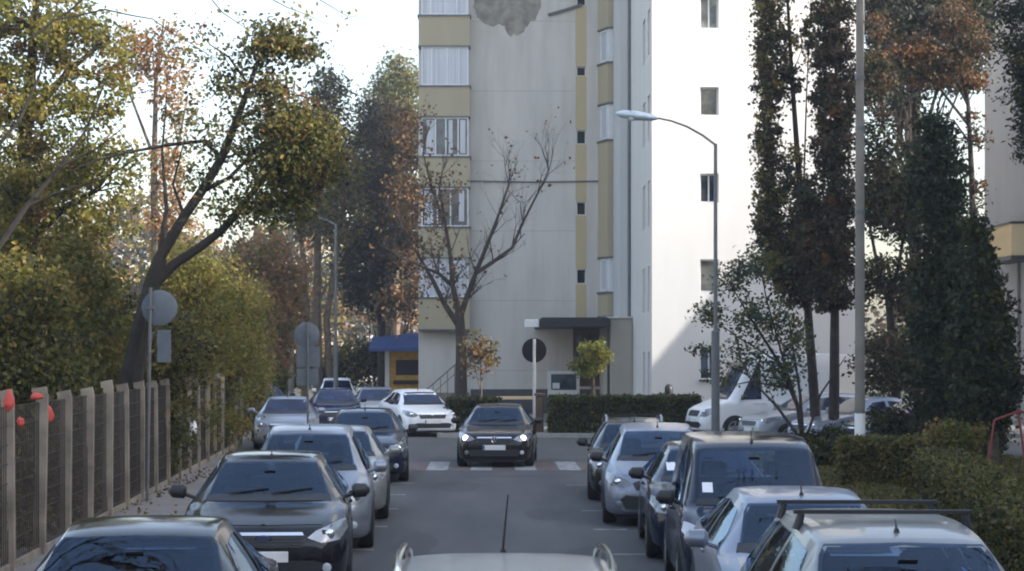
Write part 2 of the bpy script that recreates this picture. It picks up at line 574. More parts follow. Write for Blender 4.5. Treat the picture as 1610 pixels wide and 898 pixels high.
# ------------------------------------------------------------------ leaves and trees
def leaf_mesh(name, C, size, mats, mi, parent, world, aspect=.62, droop=0.0, svar=.45):
    """N rhombic leaves, each a real little face of its own"""
    N = len(C)
    d = rng.normal(size=(N, 3))
    d[:, 2] -= droop
    d /= np.linalg.norm(d, axis=1)[:, None] + 1e-9
    e = rng.normal(size=(N, 3))
    e -= d * np.sum(d * e, axis=1)[:, None]
    e /= np.linalg.norm(e, axis=1)[:, None] + 1e-9
    s = size * (1 + svar * rng.uniform(-1, 1, N))[:, None]
    C = C - np.array(world)[None, :]
    n_ = np.cross(d, e)
    V = np.empty((N, 4, 3))
    V[:, 0] = C - d * s * .5
    V[:, 1] = C + e * s * aspect * .5 + n_ * s * .08
    V[:, 2] = C + d * s * .5
    V[:, 3] = C - e * s * aspect * .5 + n_ * s * .08
    me = bpy.data.meshes.new(name)
    me.vertices.add(N * 4)
    me.vertices.foreach_set('co', V.reshape(-1))
    me.loops.add(N * 4)
    me.loops.foreach_set('vertex_index', np.arange(N * 4, dtype=np.int32))
    me.polygons.add(N)
    me.polygons.foreach_set('loop_start', np.arange(0, N * 4, 4, dtype=np.int32))
    me.polygons.foreach_set('loop_total', np.full(N, 4, dtype=np.int32))
    for m in mats:
        me.materials.append(m)
    me.polygons.foreach_set('material_index', np.asarray(mi, dtype=np.int32))
    me.update(calc_edges=True)
    o = bpy.data.objects.new(name, me)
    COL.objects.link(o)
    if parent is not None:
        o.parent = parent
    return o


DENS = 1.7


def clumps(blobs, n, sigma, per=26):
    """leaf positions in clumps spread through ellipsoids; returns positions, clump ids, clump centres"""
    n = int(n * DENS)
    vol = np.array([(b[1][0] * b[1][1] * b[1][2]) ** (2 / 3) * (b[2] if len(b) > 2 else 1) for b in blobs])
    vol /= vol.sum()
    P, I, CC = [], [], []
    for bl, v in zip(blobs, vol):
        ni = max(8, int(n * v))
        k = max(2, ni // per)
        u = rng.normal(size=(k, 3))
        u /= np.linalg.norm(u, axis=1)[:, None]
        r = rng.uniform(0, 1, k) ** (1 / 2.3)
        c = np.array(bl[0])[None, :] + u * r[:, None] * np.array(bl[1])[None, :]
        w = rng.gamma(2.0, 1.0, k)
        idx = rng.choice(k, size=ni, p=w / w.sum())
        p = c[idx] + rng.normal(size=(ni, 3)) * sigma * np.array([1, 1, .75])[None, :]
        base = sum(len(q) for q in CC)
        P.append(p)
        I.append(idx + base)
        CC.append(c)
    return np.concatenate(P), np.concatenate(I), np.concatenate(CC)


def wig(a, b_, n, amp):
    """a slightly crooked path"""
    a, b_ = Vector(a), Vector(b_)
    out = [a]
    for i in range(1, n):
        t = i / n
        p = a.lerp(b_, t)
        p += Vector((random.uniform(-1, 1), random.uniform(-1, 1), random.uniform(-.5, .8))) * amp * (b_ - a).length
        out.append(p)
    out.append(b_)
    return out


def tree(name, label, base, trunk, limbs, blobs, n, size, mats, weights, bark, group=None, sigma=.22,
         twigs=40, aspect=.62, droop=0, cat='tree', per=26, twig_r=.018):
    """trunk/limbs: lists of (point, radius) paths. blobs: (centre, (rx,ry,rz), weight)"""
    root = empty(name, base, 0, label, cat, group)
    tb = MB()
    tb.tube([p for p, r in trunk], [r for p, r in trunk], 9)
    for lm in limbs:
        tb.tube([p for p, r in lm], [r for p, r in lm], 7)
    P, I, CC = clumps(blobs, n, sigma, per)
    # twigs run from the wood to some of the leaf clumps
    wood = [(Vector(p), r) for path in [trunk] + limbs for p, r in path]
    if twigs and len(CC):
        pick = rng.choice(len(CC), size=min(twigs, len(CC)), replace=False)
        for q in pick:
            c = Vector(CC[q])
            cand = [(w, r) for w, r in wood if w.z < c.z + .3] or wood
            w, r = min(cand, key=lambda a: (a[0] - c).length)
            path = wig(w, c, 4, .05)
            r0 = min(r * .6, twig_r + .008 * (w - c).length)
            tb.tube(path, [r0 * (1 - .8 * i / 4) for i in range(5)], 5)
    tb.build('trunk', bark, root, True, world=base)
    w = np.array(weights, float)
    w /= w.sum()
    cm = rng.choice(len(mats), size=len(CC), p=w)
    leaf_mesh('crown', P, size, mats, cm[I], root, base, aspect, droop)
    return root


def pb(px, py, rx, ry, d, w=1.0, deep=None):
    """a crown lobe measured in the photograph, put at its distance with real depth"""
    s = d / F
    c = at(px, py, d)
    r = (rx * s, (deep if deep else max(rx, ry) * .9 * s), ry * s)
    return ((c.x, c.y, c.z), r, w)


def pp(d, *pts):
    """path: (px, py, radius[, extra depth])"""
    return [(at(p[0], p[1], d + (p[3] if len(p) > 3 else 0)), p[2]) for p in pts]


def gbase(px, d):
    return ((px - VX) * d / F, d, 0)


LEFT_T = 'trees behind the concrete fence'
RIGHT_T = 'trees on the right of the street'

# --- left, behind the fence
d = 36
tree('deciduous_tree', 'big leafy yellow-green tree at the far left edge behind the fence', gbase(20, d),
     [(at(20, 760, d), .24), (at(24, 560, d), .21), (at(30, 380, d), .18), (at(40, 200, d), .13), (at(55, 40, d), .08), (at(60, -90, d), .03)],
     [pp(d, (30, 340, .12), (75, 300, .09), (140, 250, .06), (210, 235, .02)),
      pp(d, (28, 400, .12), (90, 335, .09), (150, 300, .05), (190, 250, .02)),
      pp(d, (40, 190, .10), (110, 110, .06), (170, 60, .03)),
      pp(d, (24, 460, .10), (-40, 330, .08), (-110, 240, .03)),
      pp(d - 2.2, (-10, 400, .06), (45, 320, .05), (95, 262, .036), (135, 205, .022), (165, 130, .01)),
      pp(d - 2.2, (-20, 250, .035), (30, 190, .03), (62, 120, .02), (78, 50, .012), (95, -10, .006)),
      pp(d - 2.2, (40, 325, .03), (100, 300, .024), (160, 282, .016), (215, 250, .008)),
      pp(d - 2.2, (95, 262, .022), (150, 235, .016), (195, 200, .008)),
      pp(d - 2, (50, 60, .035), (85, 32, .022), (125, 24, .018), (165, 15, .015), (205, 24, .013), (240, 30, .011), (270, 52, .009), (300, 68, .008), (330, 88, .006), (355, 95, .004)),
      pp(d - 2, (100, 25, .02), (200, -60, .022), (320, -40, .02), (380, -25, .014), (420, -5, .011), (452, 12, .009), (480, 22, .007), (505, 34, .005), (525, 40, .004)),
      pp(d - 2, (420, -5, .014), (500, -2, .010), (545, 25, .006), (575, 28, .004)),
      pp(d - 2, (300, -40, .014), (350, 20, .010), (395, 50, .006))],
     [pb(20, 40, 120, 90, d), pb(130, 60, 75, 70, d), pb(50, 170, 120, 80, d), pb(170, 150, 45, 60, d, .7),
      pb(60, 290, 120, 80, d), pb(150, 260, 75, 60, d), pb(185, 330, 45, 40, d, .6), pb(80, 380, 110, 60, d),
      pb(470, 20, 40, 14, d - 2, .12), pb(545, 38, 14, 14, d - 2, .15), pb(380, 30, 26, 26, d - 2, .1), pb(-90, 150, 110, 160, d, .6), pb(-60, 360, 110, 120, d, .6)],
     19000, .098, [L_['yellowgreen'], L_['olive'], L_['green'], L_['copper']], [7, 2.5, 1, .6], M['bark_black'], LEFT_T, sigma=.14, twigs=170, per=42)

d = 50
tree('autumn_tree', 'thin orange-brown autumn tree with sky showing through its sparse leaves', gbase(245, d),
     pp(d, (245, 690, .16), (245, 450, .13), (242, 280, .09), (245, 120, .05), (258, 30, .02)),
     [pp(d, (243, 300, .06), (280, 230, .04), (295, 150, .02)), pp(d, (244, 380, .06), (275, 320, .04), (290, 270, .02)),
      pp(d, (243, 250, .05), (205, 150, .03), (190, 90, .015))],
     [pb(250, 75, 55, 42, d), pb(215, 110, 45, 45, d, .8), pb(275, 150, 32, 60, d), pb(265, 270, 38, 60, d), pb(270, 350, 40, 50, d), pb(205, 60, 30, 30, d, .5)],
     2600, .115, [L_['orange'], L_['copper'], L_['olive']], [5, 1.4, 1], M['bark_grey'], LEFT_T, sigma=.20, twigs=50, per=12)

d = 33.2
tree('leaning_tree', 'dark forked tree leaning to the right over the fence, thin green crown against the sky', gbase(196, d),
     [(at(192, 690, d), 0.246), (at(205, 600, d), 0.213), (at(222, 520, d), 0.180), (at(238, 450, d), 0.152), (at(252, 405, d), 0.123)],
     [pp(d, (250, 408, 0.104), (290, 340, 0.088), (318, 300, 0.084), (348, 250, 0.080), (372, 190, 0.068), (392, 135, 0.048), (412, 80, 0.036), (428, 45, 0.016)),
      pp(d, (238, 452, 0.104), (275, 415, 0.088), (310, 392, 0.080), (350, 362, 0.072), (385, 318, 0.060), (418, 278, 0.044), (470, 235, 0.024), (520, 200, 0.010)),
      pp(d, (350, 250, 0.040), (320, 222, 0.036), (265, 228, 0.032), (210, 238, 0.024), (150, 252, 0.016), (110, 270, 0.008)),
      pp(d, (372, 190, 0.036), (420, 165, 0.024), (470, 150, 0.016), (505, 160, 0.008)),
      pp(d, (320, 300, 0.048), (360, 280, 0.036), (420, 220, 0.024), (470, 190, 0.012)),
      pp(d, (392, 135, 0.028), (360, 90, 0.020), (330, 70, 0.010)), pp(d, (405, 95, 0.024), (450, 70, 0.016), (490, 60, 0.008)),
      pp(d, (385, 318, 0.032), (440, 320, 0.024), (500, 300, 0.012)), pp(d, (250, 405, 0.048), (262, 330, 0.040), (255, 240, 0.024), (262, 150, 0.010)),
      pp(d, (290, 340, 0.032), (272, 290, 0.024), (290, 220, 0.010))],
     [pb(440, 62, 48, 24, d, 1.3), pb(470, 78, 36, 18, d, 1.2), pb(400, 90, 36, 26, d, .7), pb(350, 120, 40, 36, d, .45), pb(325, 70, 32, 30, d, .35),
      pb(425, 140, 50, 30, d, .8), pb(455, 200, 68, 45, d, 1.4), pb(490, 250, 62, 50, d, 1.4), pb(430, 265, 60, 40, d, 1.2), pb(370, 215, 40, 45, d, .4),
      pb(390, 330, 60, 35, d, .6), pb(450, 320, 60, 30, d, .9), pb(330, 290, 40, 40, d, .3), pb(310, 200, 45, 50, d, .3)],
     9500, .085, [L_['green'], L_['darkgreen'], L_['olive'], L_['copper']], [4, 1.5, 3, .5], M['bark_black'], LEFT_T, sigma=.145, twigs=120, per=18)

# understorey shrubs behind the fence
SHR = 'shrubs behind the concrete fence'


def shrub(name, label, px, d, blobs, n, size, mats, weights, group=None, cat='shrub', bark=None, per=26, sigma=.18, top=None):
    b0 = gbase(px, d)
    ptop = top or min(b_[0][2] for b_ in blobs)
    stems = []
    bv = Vector(b0)
    for k, bl in enumerate(blobs[:7]):
        stems.append([(bv + Vector((random.uniform(-.15, .15), random.uniform(-.15, .15), 0)), .035), (bv.lerp(Vector(bl[0]), .55) + Vector((random.uniform(-.1, .1), 0, 0)), .022), (Vector(bl[0]), .008)])
    return tree(name, label, b0, stems[0], stems[1:], blobs, n, size, mats, weights, bark or M['bark'], group, sigma, 30, cat=cat, per=per)


for (px, d, lab, bl, n, mats, w) in (
    (40, 31, 'dark green shrub behind the first fence posts at the far left', [pb(30, 480, 90, 80, 31), pb(60, 580, 80, 70, 31), pb(-20, 580, 80, 80, 31), pb(20, 690, 70, 80, 31, .8), pb(90, 700, 60, 80, 31, .8)], 6500, ['green', 'olive', 'darkgreen'], [3, 3, 2]),
    (130, 35, 'tall olive shrub behind the fence, just left of the leaning trunk', [pb(110, 450, 70, 70, 35), pb(140, 550, 75, 80, 35), pb(100, 600, 70, 70, 35), pb(140, 680, 60, 70, 35, .8)], 6500, ['olive', 'green', 'yellowgreen'], [4, 3, 1.2]),
    (215, 37, 'dark shrub behind the fence at the foot of the leaning trunk', [pb(175, 500, 55, 70, 37.5), pb(270, 560, 60, 70, 37), pb(210, 620, 70, 60, 37), pb(200, 690, 60, 60, 37, .8), pb(260, 680, 50, 60, 37, .8)], 5500, ['green', 'olive', 'darkgreen'], [3, 3, 2]),
    (300, 44, 'yellow-green shrub behind the fence, right of the round sign', [pb(290, 430, 55, 60, 44), pb(320, 520, 60, 75, 44), pb(285, 580, 50, 60, 44), pb(300, 660, 50, 60, 44, .8)], 6000, ['olive', 'yellowgreen', 'green'], [3, 3, 1.5]),
    (360, 50, 'bright yellow-leaved shrub growing over the far fence posts', [pb(350, 470, 50, 60, 49), pb(365, 550, 48, 60, 49), pb(340, 600, 45, 50, 49), pb(345, 660, 45, 45, 49, .8)], 5000, ['yellowgreen', 'olive', 'lime'], [3, 3, 1]),
    (405, 57, 'green shrub at the far end of the fence', [pb(395, 500, 32, 60, 57), pb(398, 590, 28, 70, 57), pb(385, 640, 26, 50, 57)], 3800, ['yellowgreen', 'olive', 'green'], [2, 3, 2]),
):
    shrub('fence_shrub', lab, px, d, bl, int(n * 1.5), .095, [L_[m] for m in mats], w, SHR)

# --- left, far
FAR_T = 'trees beyond the junction'
d = 76
tree('orange_tree', 'small orange autumn tree beyond the end of the fence', gbase(405, d), pp(d, (405, 640, .12), (405, 520, .1), (410, 420, .03)), [],
     [pb(395, 440, 40, 45, d), pb(425, 480, 35, 60, d), pb(380, 490, 40, 50, d), pb(440, 550, 25, 45, d, .8), pb(445, 440, 34, 60, d), pb(410, 395, 40, 40, d), pb(455, 500, 26, 50, d), pb(370, 430, 40, 50, d)], 6500, .17, [L_['orange'], L_['copper'], L_['yellowgreen']], [5, 1, 1.2], M['bark_grey'], FAR_T, sigma=.3)
d = 86
tree('mixed_tree', 'tall tree with olive top and several tan trunks behind the left lamp post', gbase(500, d),
     pp(d, (500, 650, .22), (498, 480, .2), (500, 330, .14), (512, 180, .06)), [pp(d, (478, 650, .18), (482, 480, .16), (470, 330, .08)), pp(d, (520, 650, .18), (514, 500, .15), (540, 330, .07))],
     [pb(515, 140, 34, 30, d), pb(500, 190, 55, 45, d), pb(530, 260, 50, 60, d), pb(470, 260, 40, 50, d), pb(490, 340, 55, 50, d, .7), pb(540, 340, 36, 60, d, .8)],
     7500, .19, [L_['olive'], L_['brown'], L_['palepine'], L_['darkgreen']], [3, 2, 1.6, 2], M['bark_tan'], FAR_T, sigma=.32, twigs=60)
d = 108
tree('pale_pine', 'pale green pine whose pointed tops show against the sky beside the building', gbase(622, d), pp(d, (622, 640, .25), (622, 300, .2), (625, 95, .04)), [],
     [pb(625, 105, 13, 26, d), pb(606, 128, 14, 22, d), pb(645, 130, 16, 24, d), pb(622, 150, 42, 34, d), pb(620, 200, 50, 45, d), pb(615, 280, 55, 60, d)],
     8000, .24, [L_['palepine'], L_['olive']], [4, 1], M['bark_tan'], FAR_T, sigma=.4, aspect=.4)
d = 95
tree('brown_tree', 'rusty brown tree half hidden by the left corner of the apartment block', gbase(610, d), pp(d, (610, 640, .2), (612, 400, .15), (615, 200, .05)), [pp(d, (611, 420, .1), (580, 300, .05), (570, 220, .02))],
     [pb(600, 200, 40, 45, d), pb(635, 230, 35, 60, d), pb(590, 280, 45, 60, d), pb(630, 330, 40, 60, d), pb(600, 360, 40, 45, d)],
     6500, .19, [L_['brown'], L_['orange'], L_['copper']], [4, 1.1, 1], M['bark_tan'], FAR_T, sigma=.34, twigs=60)
d = 88
tree('dark_conifer', 'dark blue-grey conifer standing behind the blue awning', gbase(600, d), pp(d, (600, 650, .22), (600, 450, .16), (590, 250, .05)), [],
     [pb(575, 200, 22, 50, d), pb(570, 290, 42, 60, d), pb(595, 390, 58, 60, d), pb(600, 460, 60, 45, d), pb(560, 420, 40, 60, d)],
     8500, .19, [L_['conifer_blue'], L_['darkgreen']], [4, 1.5], M['bark'], FAR_T, sigma=.3, aspect=.35)
shrub('roadside_shrub', 'dark shrub below the conifer, left of the blue awning', 560, 90, [pb(560, 570, 40, 35, 90), pb(600, 575, 30, 35, 90), pb(520, 590, 35, 35, 90)], 3000, .19, [L_['darkgreen'], L_['olive']], [3, 1], FAR_T, sigma=.3)
shrub('roadside_shrub', 'yellowish shrub by the parked cars at the far left of the junction', 460, 92, [pb(462, 585, 26, 26, 92), pb(430, 590, 25, 30, 92)], 1600, .19, [L_['yellowgreen'], L_['olive']], [3, 1], FAR_T, sigma=.3)

# far wood closing the view
def wood(name, label, y, x0, x1, h, n, mats):
    bl = []
    k = int((x1 - x0) / 7)
    for i in range(k):
        xx = x0 + (i + .5) * (x1 - x0) / k
        hh = h * random.uniform(.65, 1.1)
        bl.append(((xx, y + random.uniform(-6, 6), hh * .5), (5.2, 5, hh * .52), 1))
    P, I, CC = clumps(bl, n, .7, 30)
    cm = rng.integers(0, len(mats), len(CC))
    o = leaf_mesh(name, P, .5, mats, cm[I], None, (0, 0, 0))
    tag(o, label, 'wood', None, 'stuff')


wood('distant_wood', 'hazy mass of distant trees closing the view beyond the junction', 150, -60, 10, 16, 46000, [L_['brown'], L_['olive'], L_['conifer_blue'], L_['orange']])
wood('distant_wood', 'distant trees closing the view on the right behind the buildings', 120, 26, 75, 8, 12000, [L_['brown'], L_['olive'], L_['darkgreen']])

# --- right side
d = 52
tree('columnar_tree', 'tall narrow columnar tree, its thin brown-green foliage letting the sky through', gbase(1278, d),
     pp(d, (1286, 715, .16), (1280, 620, .14), (1270, 480, .11), (1258, 300, .085), (1245, 120, .06), (1235, -60, .03)),
     [pp(d, (1272, 500, .05), (1222, 380, .035), (1208, 200, .02), (1203, 20, .01)), pp(d, (1275, 540, .05), (1262, 350, .03), (1268, 150, .02), (1275, 0, .01))],
     [pb(1207, y, 20, 55, d, 1.0, .5) for y in (-60, 10, 80, 150, 220, 290, 360)] + [pb(1236, y, 30, 40, d, .4, .5) for y in (-30, 60, 130, 260, 330)] + [pb(1228, 400, 36, 55, d, 1.3, .6), pb(1252, 440, 34, 45, d, 1.3, .6), pb(1272, 60, 10, 60, d, .5, .4), pb(1262, 340, 22, 60, d, 1.0, .5)],
     14500, .11, [L_['maroon'], L_['olive'], L_['brown'], L_['green']], [4, 2.2, 1.5, .7], M['bark'], RIGHT_T, sigma=.10, twigs=110, per=22, droop=-.8)
d = 51
tree('columnar_tree', 'tall narrow columnar tree with dense dark foliage, right beside the concrete pole', gbase(1312, d),
     pp(d, (1310, 718, .16), (1312, 600, .14), (1313, 450, .11), (1314, 250, .08), (1316, 50, .05), (1316, -80, .02)),
     [pp(d, (1312, 520, .05), (1295, 350, .03), (1292, 150, .015)), pp(d, (1312, 500, .05), (1332, 330, .03), (1338, 120, .015))],
     [pb(1311, y, 36, 60, d, 1, .7) for y in (-50, 20, 90, 160, 230, 300, 370, 430)] + [pb(1300, 460, 34, 40, d, 1, .6), pb(1272, 400, 28, 70, d, 1, .6), pb(1270, 330, 18, 50, d, .8, .5)],
     19000, .11, [L_['maroon'], L_['brown'], L_['darkgreen'], L_['copper']], [5, 2, 1.5, .8], M['bark'], RIGHT_T, sigma=.10, twigs=60, per=30, droop=-.8)
d = 50
tree('small_tree', 'small green tree with thin stems leaning left across the white wall', gbase(1262, d),
     pp(d, (1264, 715, .07), (1255, 640, .06), (1225, 570, .045), (1180, 500, .03), (1150, 450, .012)),
     [pp(d, (1258, 690, .05), (1222, 640, .035), (1175, 590, .02), (1120, 560, .01)), pp(d, (1255, 640, .04), (1230, 560, .03), (1205, 470, .02), (1195, 420, .01)),
      pp(d, (1264, 715, .06), (1258, 620, .04), (1240, 500, .02)), pp(d, (1225, 570, .025), (1160, 530, .015), (1105, 490, .007)), pp(d, (1240, 610, .03), (1180, 600, .02), (1130, 610, .008)),
      pp(d, (1264, 700, .04), (1290, 620, .03), (1330, 560, .012))],
     [pb(1112, 492, 26, 18, d, 1), pb(1150, 440, 30, 30, d, .9), pb(1190, 420, 34, 30, d, 1), pb(1170, 500, 36, 30, d, .6), pb(1215, 500, 36, 36, d, .8), pb(1170, 560, 40, 30, d, .55), pb(1225, 590, 40, 36, d, .8), pb(1135, 590, 26, 22, d, .4), pb(1250, 540, 30, 50, d, .6), pb(1105, 545, 20, 14, d, .35)],
     2900, .105, [L_['bluegreen'], L_['green'], L_['olive']], [4, 2, 1], M['bark'], RIGHT_T, sigma=.15, twigs=90, per=12)
d = 57
tree('forked_tree', 'dark tree with a forked trunk standing between the concrete pole and the thuja', gbase(1405, d),
     pp(d, (1412, 690, .16), (1408, 600, .14), (1400, 500, .12), (1396, 460, .1)), [pp(d, (1398, 480, .08), (1380, 420, .06), (1368, 360, .04), (1362, 260, .02)), pp(d, (1398, 490, .08), (1412, 420, .06), (1425, 350, .04), (1430, 240, .02))],
     [pb(1385, 300, 40, 70, d), pb(1375, 220, 30, 35, d, .6), pb(1420, 330, 32, 60, d), pb(1375, 440, 32, 45, d, .6), pb(1430, 450, 30, 60, d, .7), pb(1390, 570, 45, 60, d, .7), pb(1370, 130, 30, 50, d, .6)],
     11000, .13, [L_['darkgreen'], L_['brown'], L_['green']], [4, 2, 1], M['bark'], RIGHT_T, sigma=.2, twigs=80)
d = 66
tree('tall_conifer', 'dark conifer filling the top right behind the copper leaves', gbase(1440, d), pp(d, (1440, 690, .25), (1440, 300, .2), (1440, -100, .05)), [],
     [pb(1395, 30, 45, 60, d, 1, 1.2), pb(1450, 20, 60, 55, d, 1, 1.2), pb(1515, 30, 50, 60, d, 1, 1.2), pb(1385, 115, 36, 40, d, 1, 1), pb(1440, 100, 45, 36, d, 1, 1), pb(1500, 105, 45, 40, d, 1, 1), pb(1440, -40, 110, 50, d, 1, 1.2), pb(1400, 165, 26, 14, d, .5, 1), pb(1445, 152, 30, 10, d, .5, .8)],
     22000, .17, [L_['conifer_blue'], L_['darkgreen']], [2, 4], M['bark'], RIGHT_T, sigma=.24, aspect=.45, twigs=30)
d = 58
tree('copper_tree', 'branching tree with copper-brown autumn leaves at the top right', gbase(1545, d),
     pp(d, (1535, 700, .13), (1532, 450, .11), (1528, 280, .09), (1522, 160, .06), (1500, 60, .03)),
     [pp(d, (1525, 200, .05), (1470, 130, .04), (1420, 100, .025), (1370, 90, .01)), pp(d, (1524, 170, .05), (1480, 80, .03), (1440, 40, .012)), pp(d, (1528, 230, .04), (1500, 190, .025), (1470, 180, .01))],
     [pb(1400, 95, 40, 18, d, 1, .7), pb(1440, 75, 40, 22, d, 1, .7), pb(1480, 95, 42, 26, d, 1, .8), pb(1520, 70, 38, 36, d, 1, .8), pb(1500, 30, 40, 26, d, .8, .7), pb(1525, 130, 25, 20, d, .6, .6), pb(1380, 40, 24, 20, d, .5, .6), pb(1375, 105, 26, 14, d, .7, .6), pb(1460, 130, 34, 14, d, .7, .6), pb(1530, 210, 16, 40, d, .6, .5), pb(1535, 300, 14, 40, d, .5, .4)],
     4800, .12, [L_['brown'], L_['copper'], L_['maroon']], [4, 2.4, 1], M['bark'], RIGHT_T, sigma=.15, twigs=60, per=20)


def thuja(label, px, d, prof, n, mats, w, basey):
    """prof: (py, left px, right px) outline rows of the cone"""
    bl = []
    for (y, a, b_) in prof:
        bl.append(pb((a + b_) / 2, y, (b_ - a) / 2, 32, d, 1.0, (b_ - a) / 2 * d / F))
    return tree('thuja', label, gbase(px, d), pp(d, (px, 557 + CH * F / d, .14), (px, prof[-1][0], .11), (px + 4, (prof[0][0] + prof[-1][0]) / 2, .07), ((prof[0][1] + prof[0][2]) / 2, prof[0][0], .02)), [],
                bl, n, .13, mats, w, M['bark_tan'], 'thujas beside the right building', sigma=.13, twigs=40, aspect=.6, per=26, droop=-.6)


thuja('tall dark thuja with a ragged pointed top, left of the pair', 1478, 47,
      [(205, 1440, 1495), (240, 1425, 1515), (280, 1425, 1520), (320, 1430, 1525), (365, 1432, 1530), (410, 1432, 1530), (455, 1428, 1535), (500, 1424, 1540), (545, 1420, 1545), (590, 1420, 1545), (630, 1428, 1540)],
      15000, [L_['thuja'], L_['darkgreen']], [4, 2], 700)
thuja('shorter, wider thuja with a full dark green skirt, right of the pair', 1562, 43,
      [(365, 1520, 1545), (400, 1512, 1556), (440, 1505, 1572), (480, 1500, 1585), (525, 1492, 1596), (570, 1490, 1604), (610, 1492, 1604), (645, 1505, 1590)],
      12000, [L_['thuja'], L_['darkgreen'], L_['green']], [4, 2, .7], 740)
d = 40
tree('hanging_conifer', 'blue-green conifer hanging into the top right corner', gbase(1680, d), pp(d, (1680, 752, .2), (1680, 300, .16), (1670, -100, .06)),
     [pp(d, (1678, 200, .05), (1640, 170, .03), (1590, 190, .01)), pp(d, (1676, 80, .05), (1630, 50, .03), (1575, 60, .01)), pp(d, (1676, 0, .05), (1630, -20, .03), (1565, 10, .01))],
     [pb(1600, 20, 36, 36, d), pb(1590, 70, 28, 28, d, .8), pb(1625, 110, 34, 60, d), pb(1605, 160, 26, 30, d, .8), pb(1620, 220, 30, 36, d), pb(1660, 100, 40, 150, d, .8)],
     5500, .11, [L_['darkgreen'], L_['conifer_blue'], L_['green']], [3, 2, 1], M['bark'], RIGHT_T, sigma=.13, aspect=.4, twigs=50)
tree('ochre_shrub', 'loose yellow-ochre shrub, its leaves coloured bright as if lit, behind the clipped hedge', gbase(1500, 37), pp(37, (1500, 768, .04), (1498, 720, .03), (1490, 680, .01)), [pp(37, (1500, 768, .03), (1520, 710, .02), (1535, 690, .008))],
     [pb(1485, 705, 30, 34, 37), pb(1520, 700, 32, 30, 37, .7), pb(1500, 735, 40, 22, 37), pb(1490, 690, 40, 24, 37)], 3200, .085, [L_['hedge_ochre'], L_['yellowgreen'], L_['orange']], [3, 2, .8], M['bark_tan'], None, sigma=.1, cat='shrub')  # bright leaf colours stand in for light falling on this shaded shrub
for lab, px, d, bl in (
    ('low dark shrub at the foot of the two columnar trees', 1290, 49.5, [pb(1270, 700, 40, 20, 49.5), pb(1320, 698, 40, 22, 49.5)]),
    ('low dark shrub beside the roof of the tall passenger van', 1272, 42, [pb(1262, 715, 34, 26, 42), pb(1300, 722, 36, 26, 42)]),
    ('low dark shrub between the concrete pole and the thuja', 1410, 48.5, [pb(1385, 675, 36, 30, 48.5), pb(1430, 670, 40, 36, 48.5), pb(1405, 700, 50, 22, 48.5)]),
    ('low dark shrub under the pair of thujas', 1520, 46, [pb(1470, 680, 40, 28, 46), pb(1540, 690, 50, 28, 46)])):
    shrub('low_shrub', lab, px, d, bl, 2600, .10, [L_['darkgreen'], L_['maroon'], L_['hedge']], [3, 1, 1.5], 'low shrubs on the right verge', sigma=.12)


# --- bare tree in front of the block
def grow(mb, p, dirv, length, r, depth, up=.25, spread=.55, tips=None):
    n = 3
    pts, rad = [p], [r]
    q, dv = p.copy(), dirv.copy()
    for i in range(n):
        dv = (dv + Vector((random.uniform(-1, 1), random.uniform(-1, 1), random.uniform(-.5, 1) * 1 + up)) * .13).normalized()
        q = q + dv * (length / n)
        pts.append(q.copy())
        rad.append(r * (1 - .42 * (i + 1) / n))
    mb.tube(pts, rad, 6 if r > .02 else 4, cap=False)
    if depth == 0:
        if tips is not None:
            tips.append(q.copy())
        return
    for i in range(2 if random.random() < .6 else 3):
        k = random.choice((1, 2, 3, 3))
        ax = Vector((random.uniform(-1, 1), random.uniform(-1, 1), random.uniform(-1, 1))).normalized()
        nd = (dv + ax * spread * random.uniform(.6, 1.25) + Vector((0, 0, up * .3))).normalized()
        grow(mb, pts[k], nd, length * random.uniform(.6, .85), rad[k] * random.uniform(.55, .75), depth - 1, up, spread, tips)


d = 68
bt_base = gbase(725, d)
root = empty('bare_tree', bt_base, 0, 'almost leafless tree with spreading limbs in front of the grey block', 'tree')
mb = MB()
P_ = lambda x, y, dd=0: at(x, y, d + dd)
tips = []
mb.tube([P_(726, 735), P_(725, 610), P_(725, 540), P_(722, 490)], [.25, .22, .19, .17], 9)
for path in ([(723, 500), (733, 470), (748, 430), (768, 380), (785, 335), (800, 290)],
             [(748, 430), (775, 412), (805, 390), (822, 350), (845, 305), (862, 270)],
             [(722, 495), (712, 450), (708, 400), (700, 350), (690, 290)],
             [(720, 510), (700, 480), (680, 440), (660, 405), (640, 370)],
             [(712, 450), (690, 430), (665, 420), (640, 410)],
             [(700, 350), (680, 300), (665, 240)]):
    m_ = len(path)
    r0 = .12 if path[0][1] > 470 else .085
    dd = random.uniform(-1, 1)
    pts = [P_(x, y, dd * i / m_) for i, (x, y) in enumerate(path)]
    mb.tube(pts, [r0 * (1 - .75 * i / (m_ - 1)) for i in range(m_)], 7)
    for i in range(1, m_):
        for k in range(2 if i < m_ - 1 else 3):
            dv = (pts[i] - pts[i - 1]).normalized() + Vector((random.uniform(-.9, .9), random.uniform(-.7, .7), random.uniform(-.2, .7)))
            grow(mb, pts[i], dv.normalized(), random.uniform(.6, 1.0), .026 * (1.3 - .6 * i / m_), 3, .15, .75, tips)
mb.build('trunk', M['bark'], root, True, world=bt_base)
bl = [pb(640, 300, 40, 60, d, 1), pb(650, 210, 30, 40, d, .8), pb(690, 310, 40, 60, d, .4), pb(660, 400, 40, 50, d, .7), pb(630, 460, 40, 50, d, .6), pb(720, 440, 40, 60, d, .15)]
P, I, CC = clumps(bl, 1500, .22, 7)
tp = np.array([list(t) for t in tips])
ex = tp[rng.choice(len(tp), 260)] + rng.normal(size=(260, 3)) * .06
P = np.concatenate([P, ex])
mi = np.concatenate([rng.choice(3, len(CC), p=[.5, .3, .2])[I], rng.choice(3, 260)])
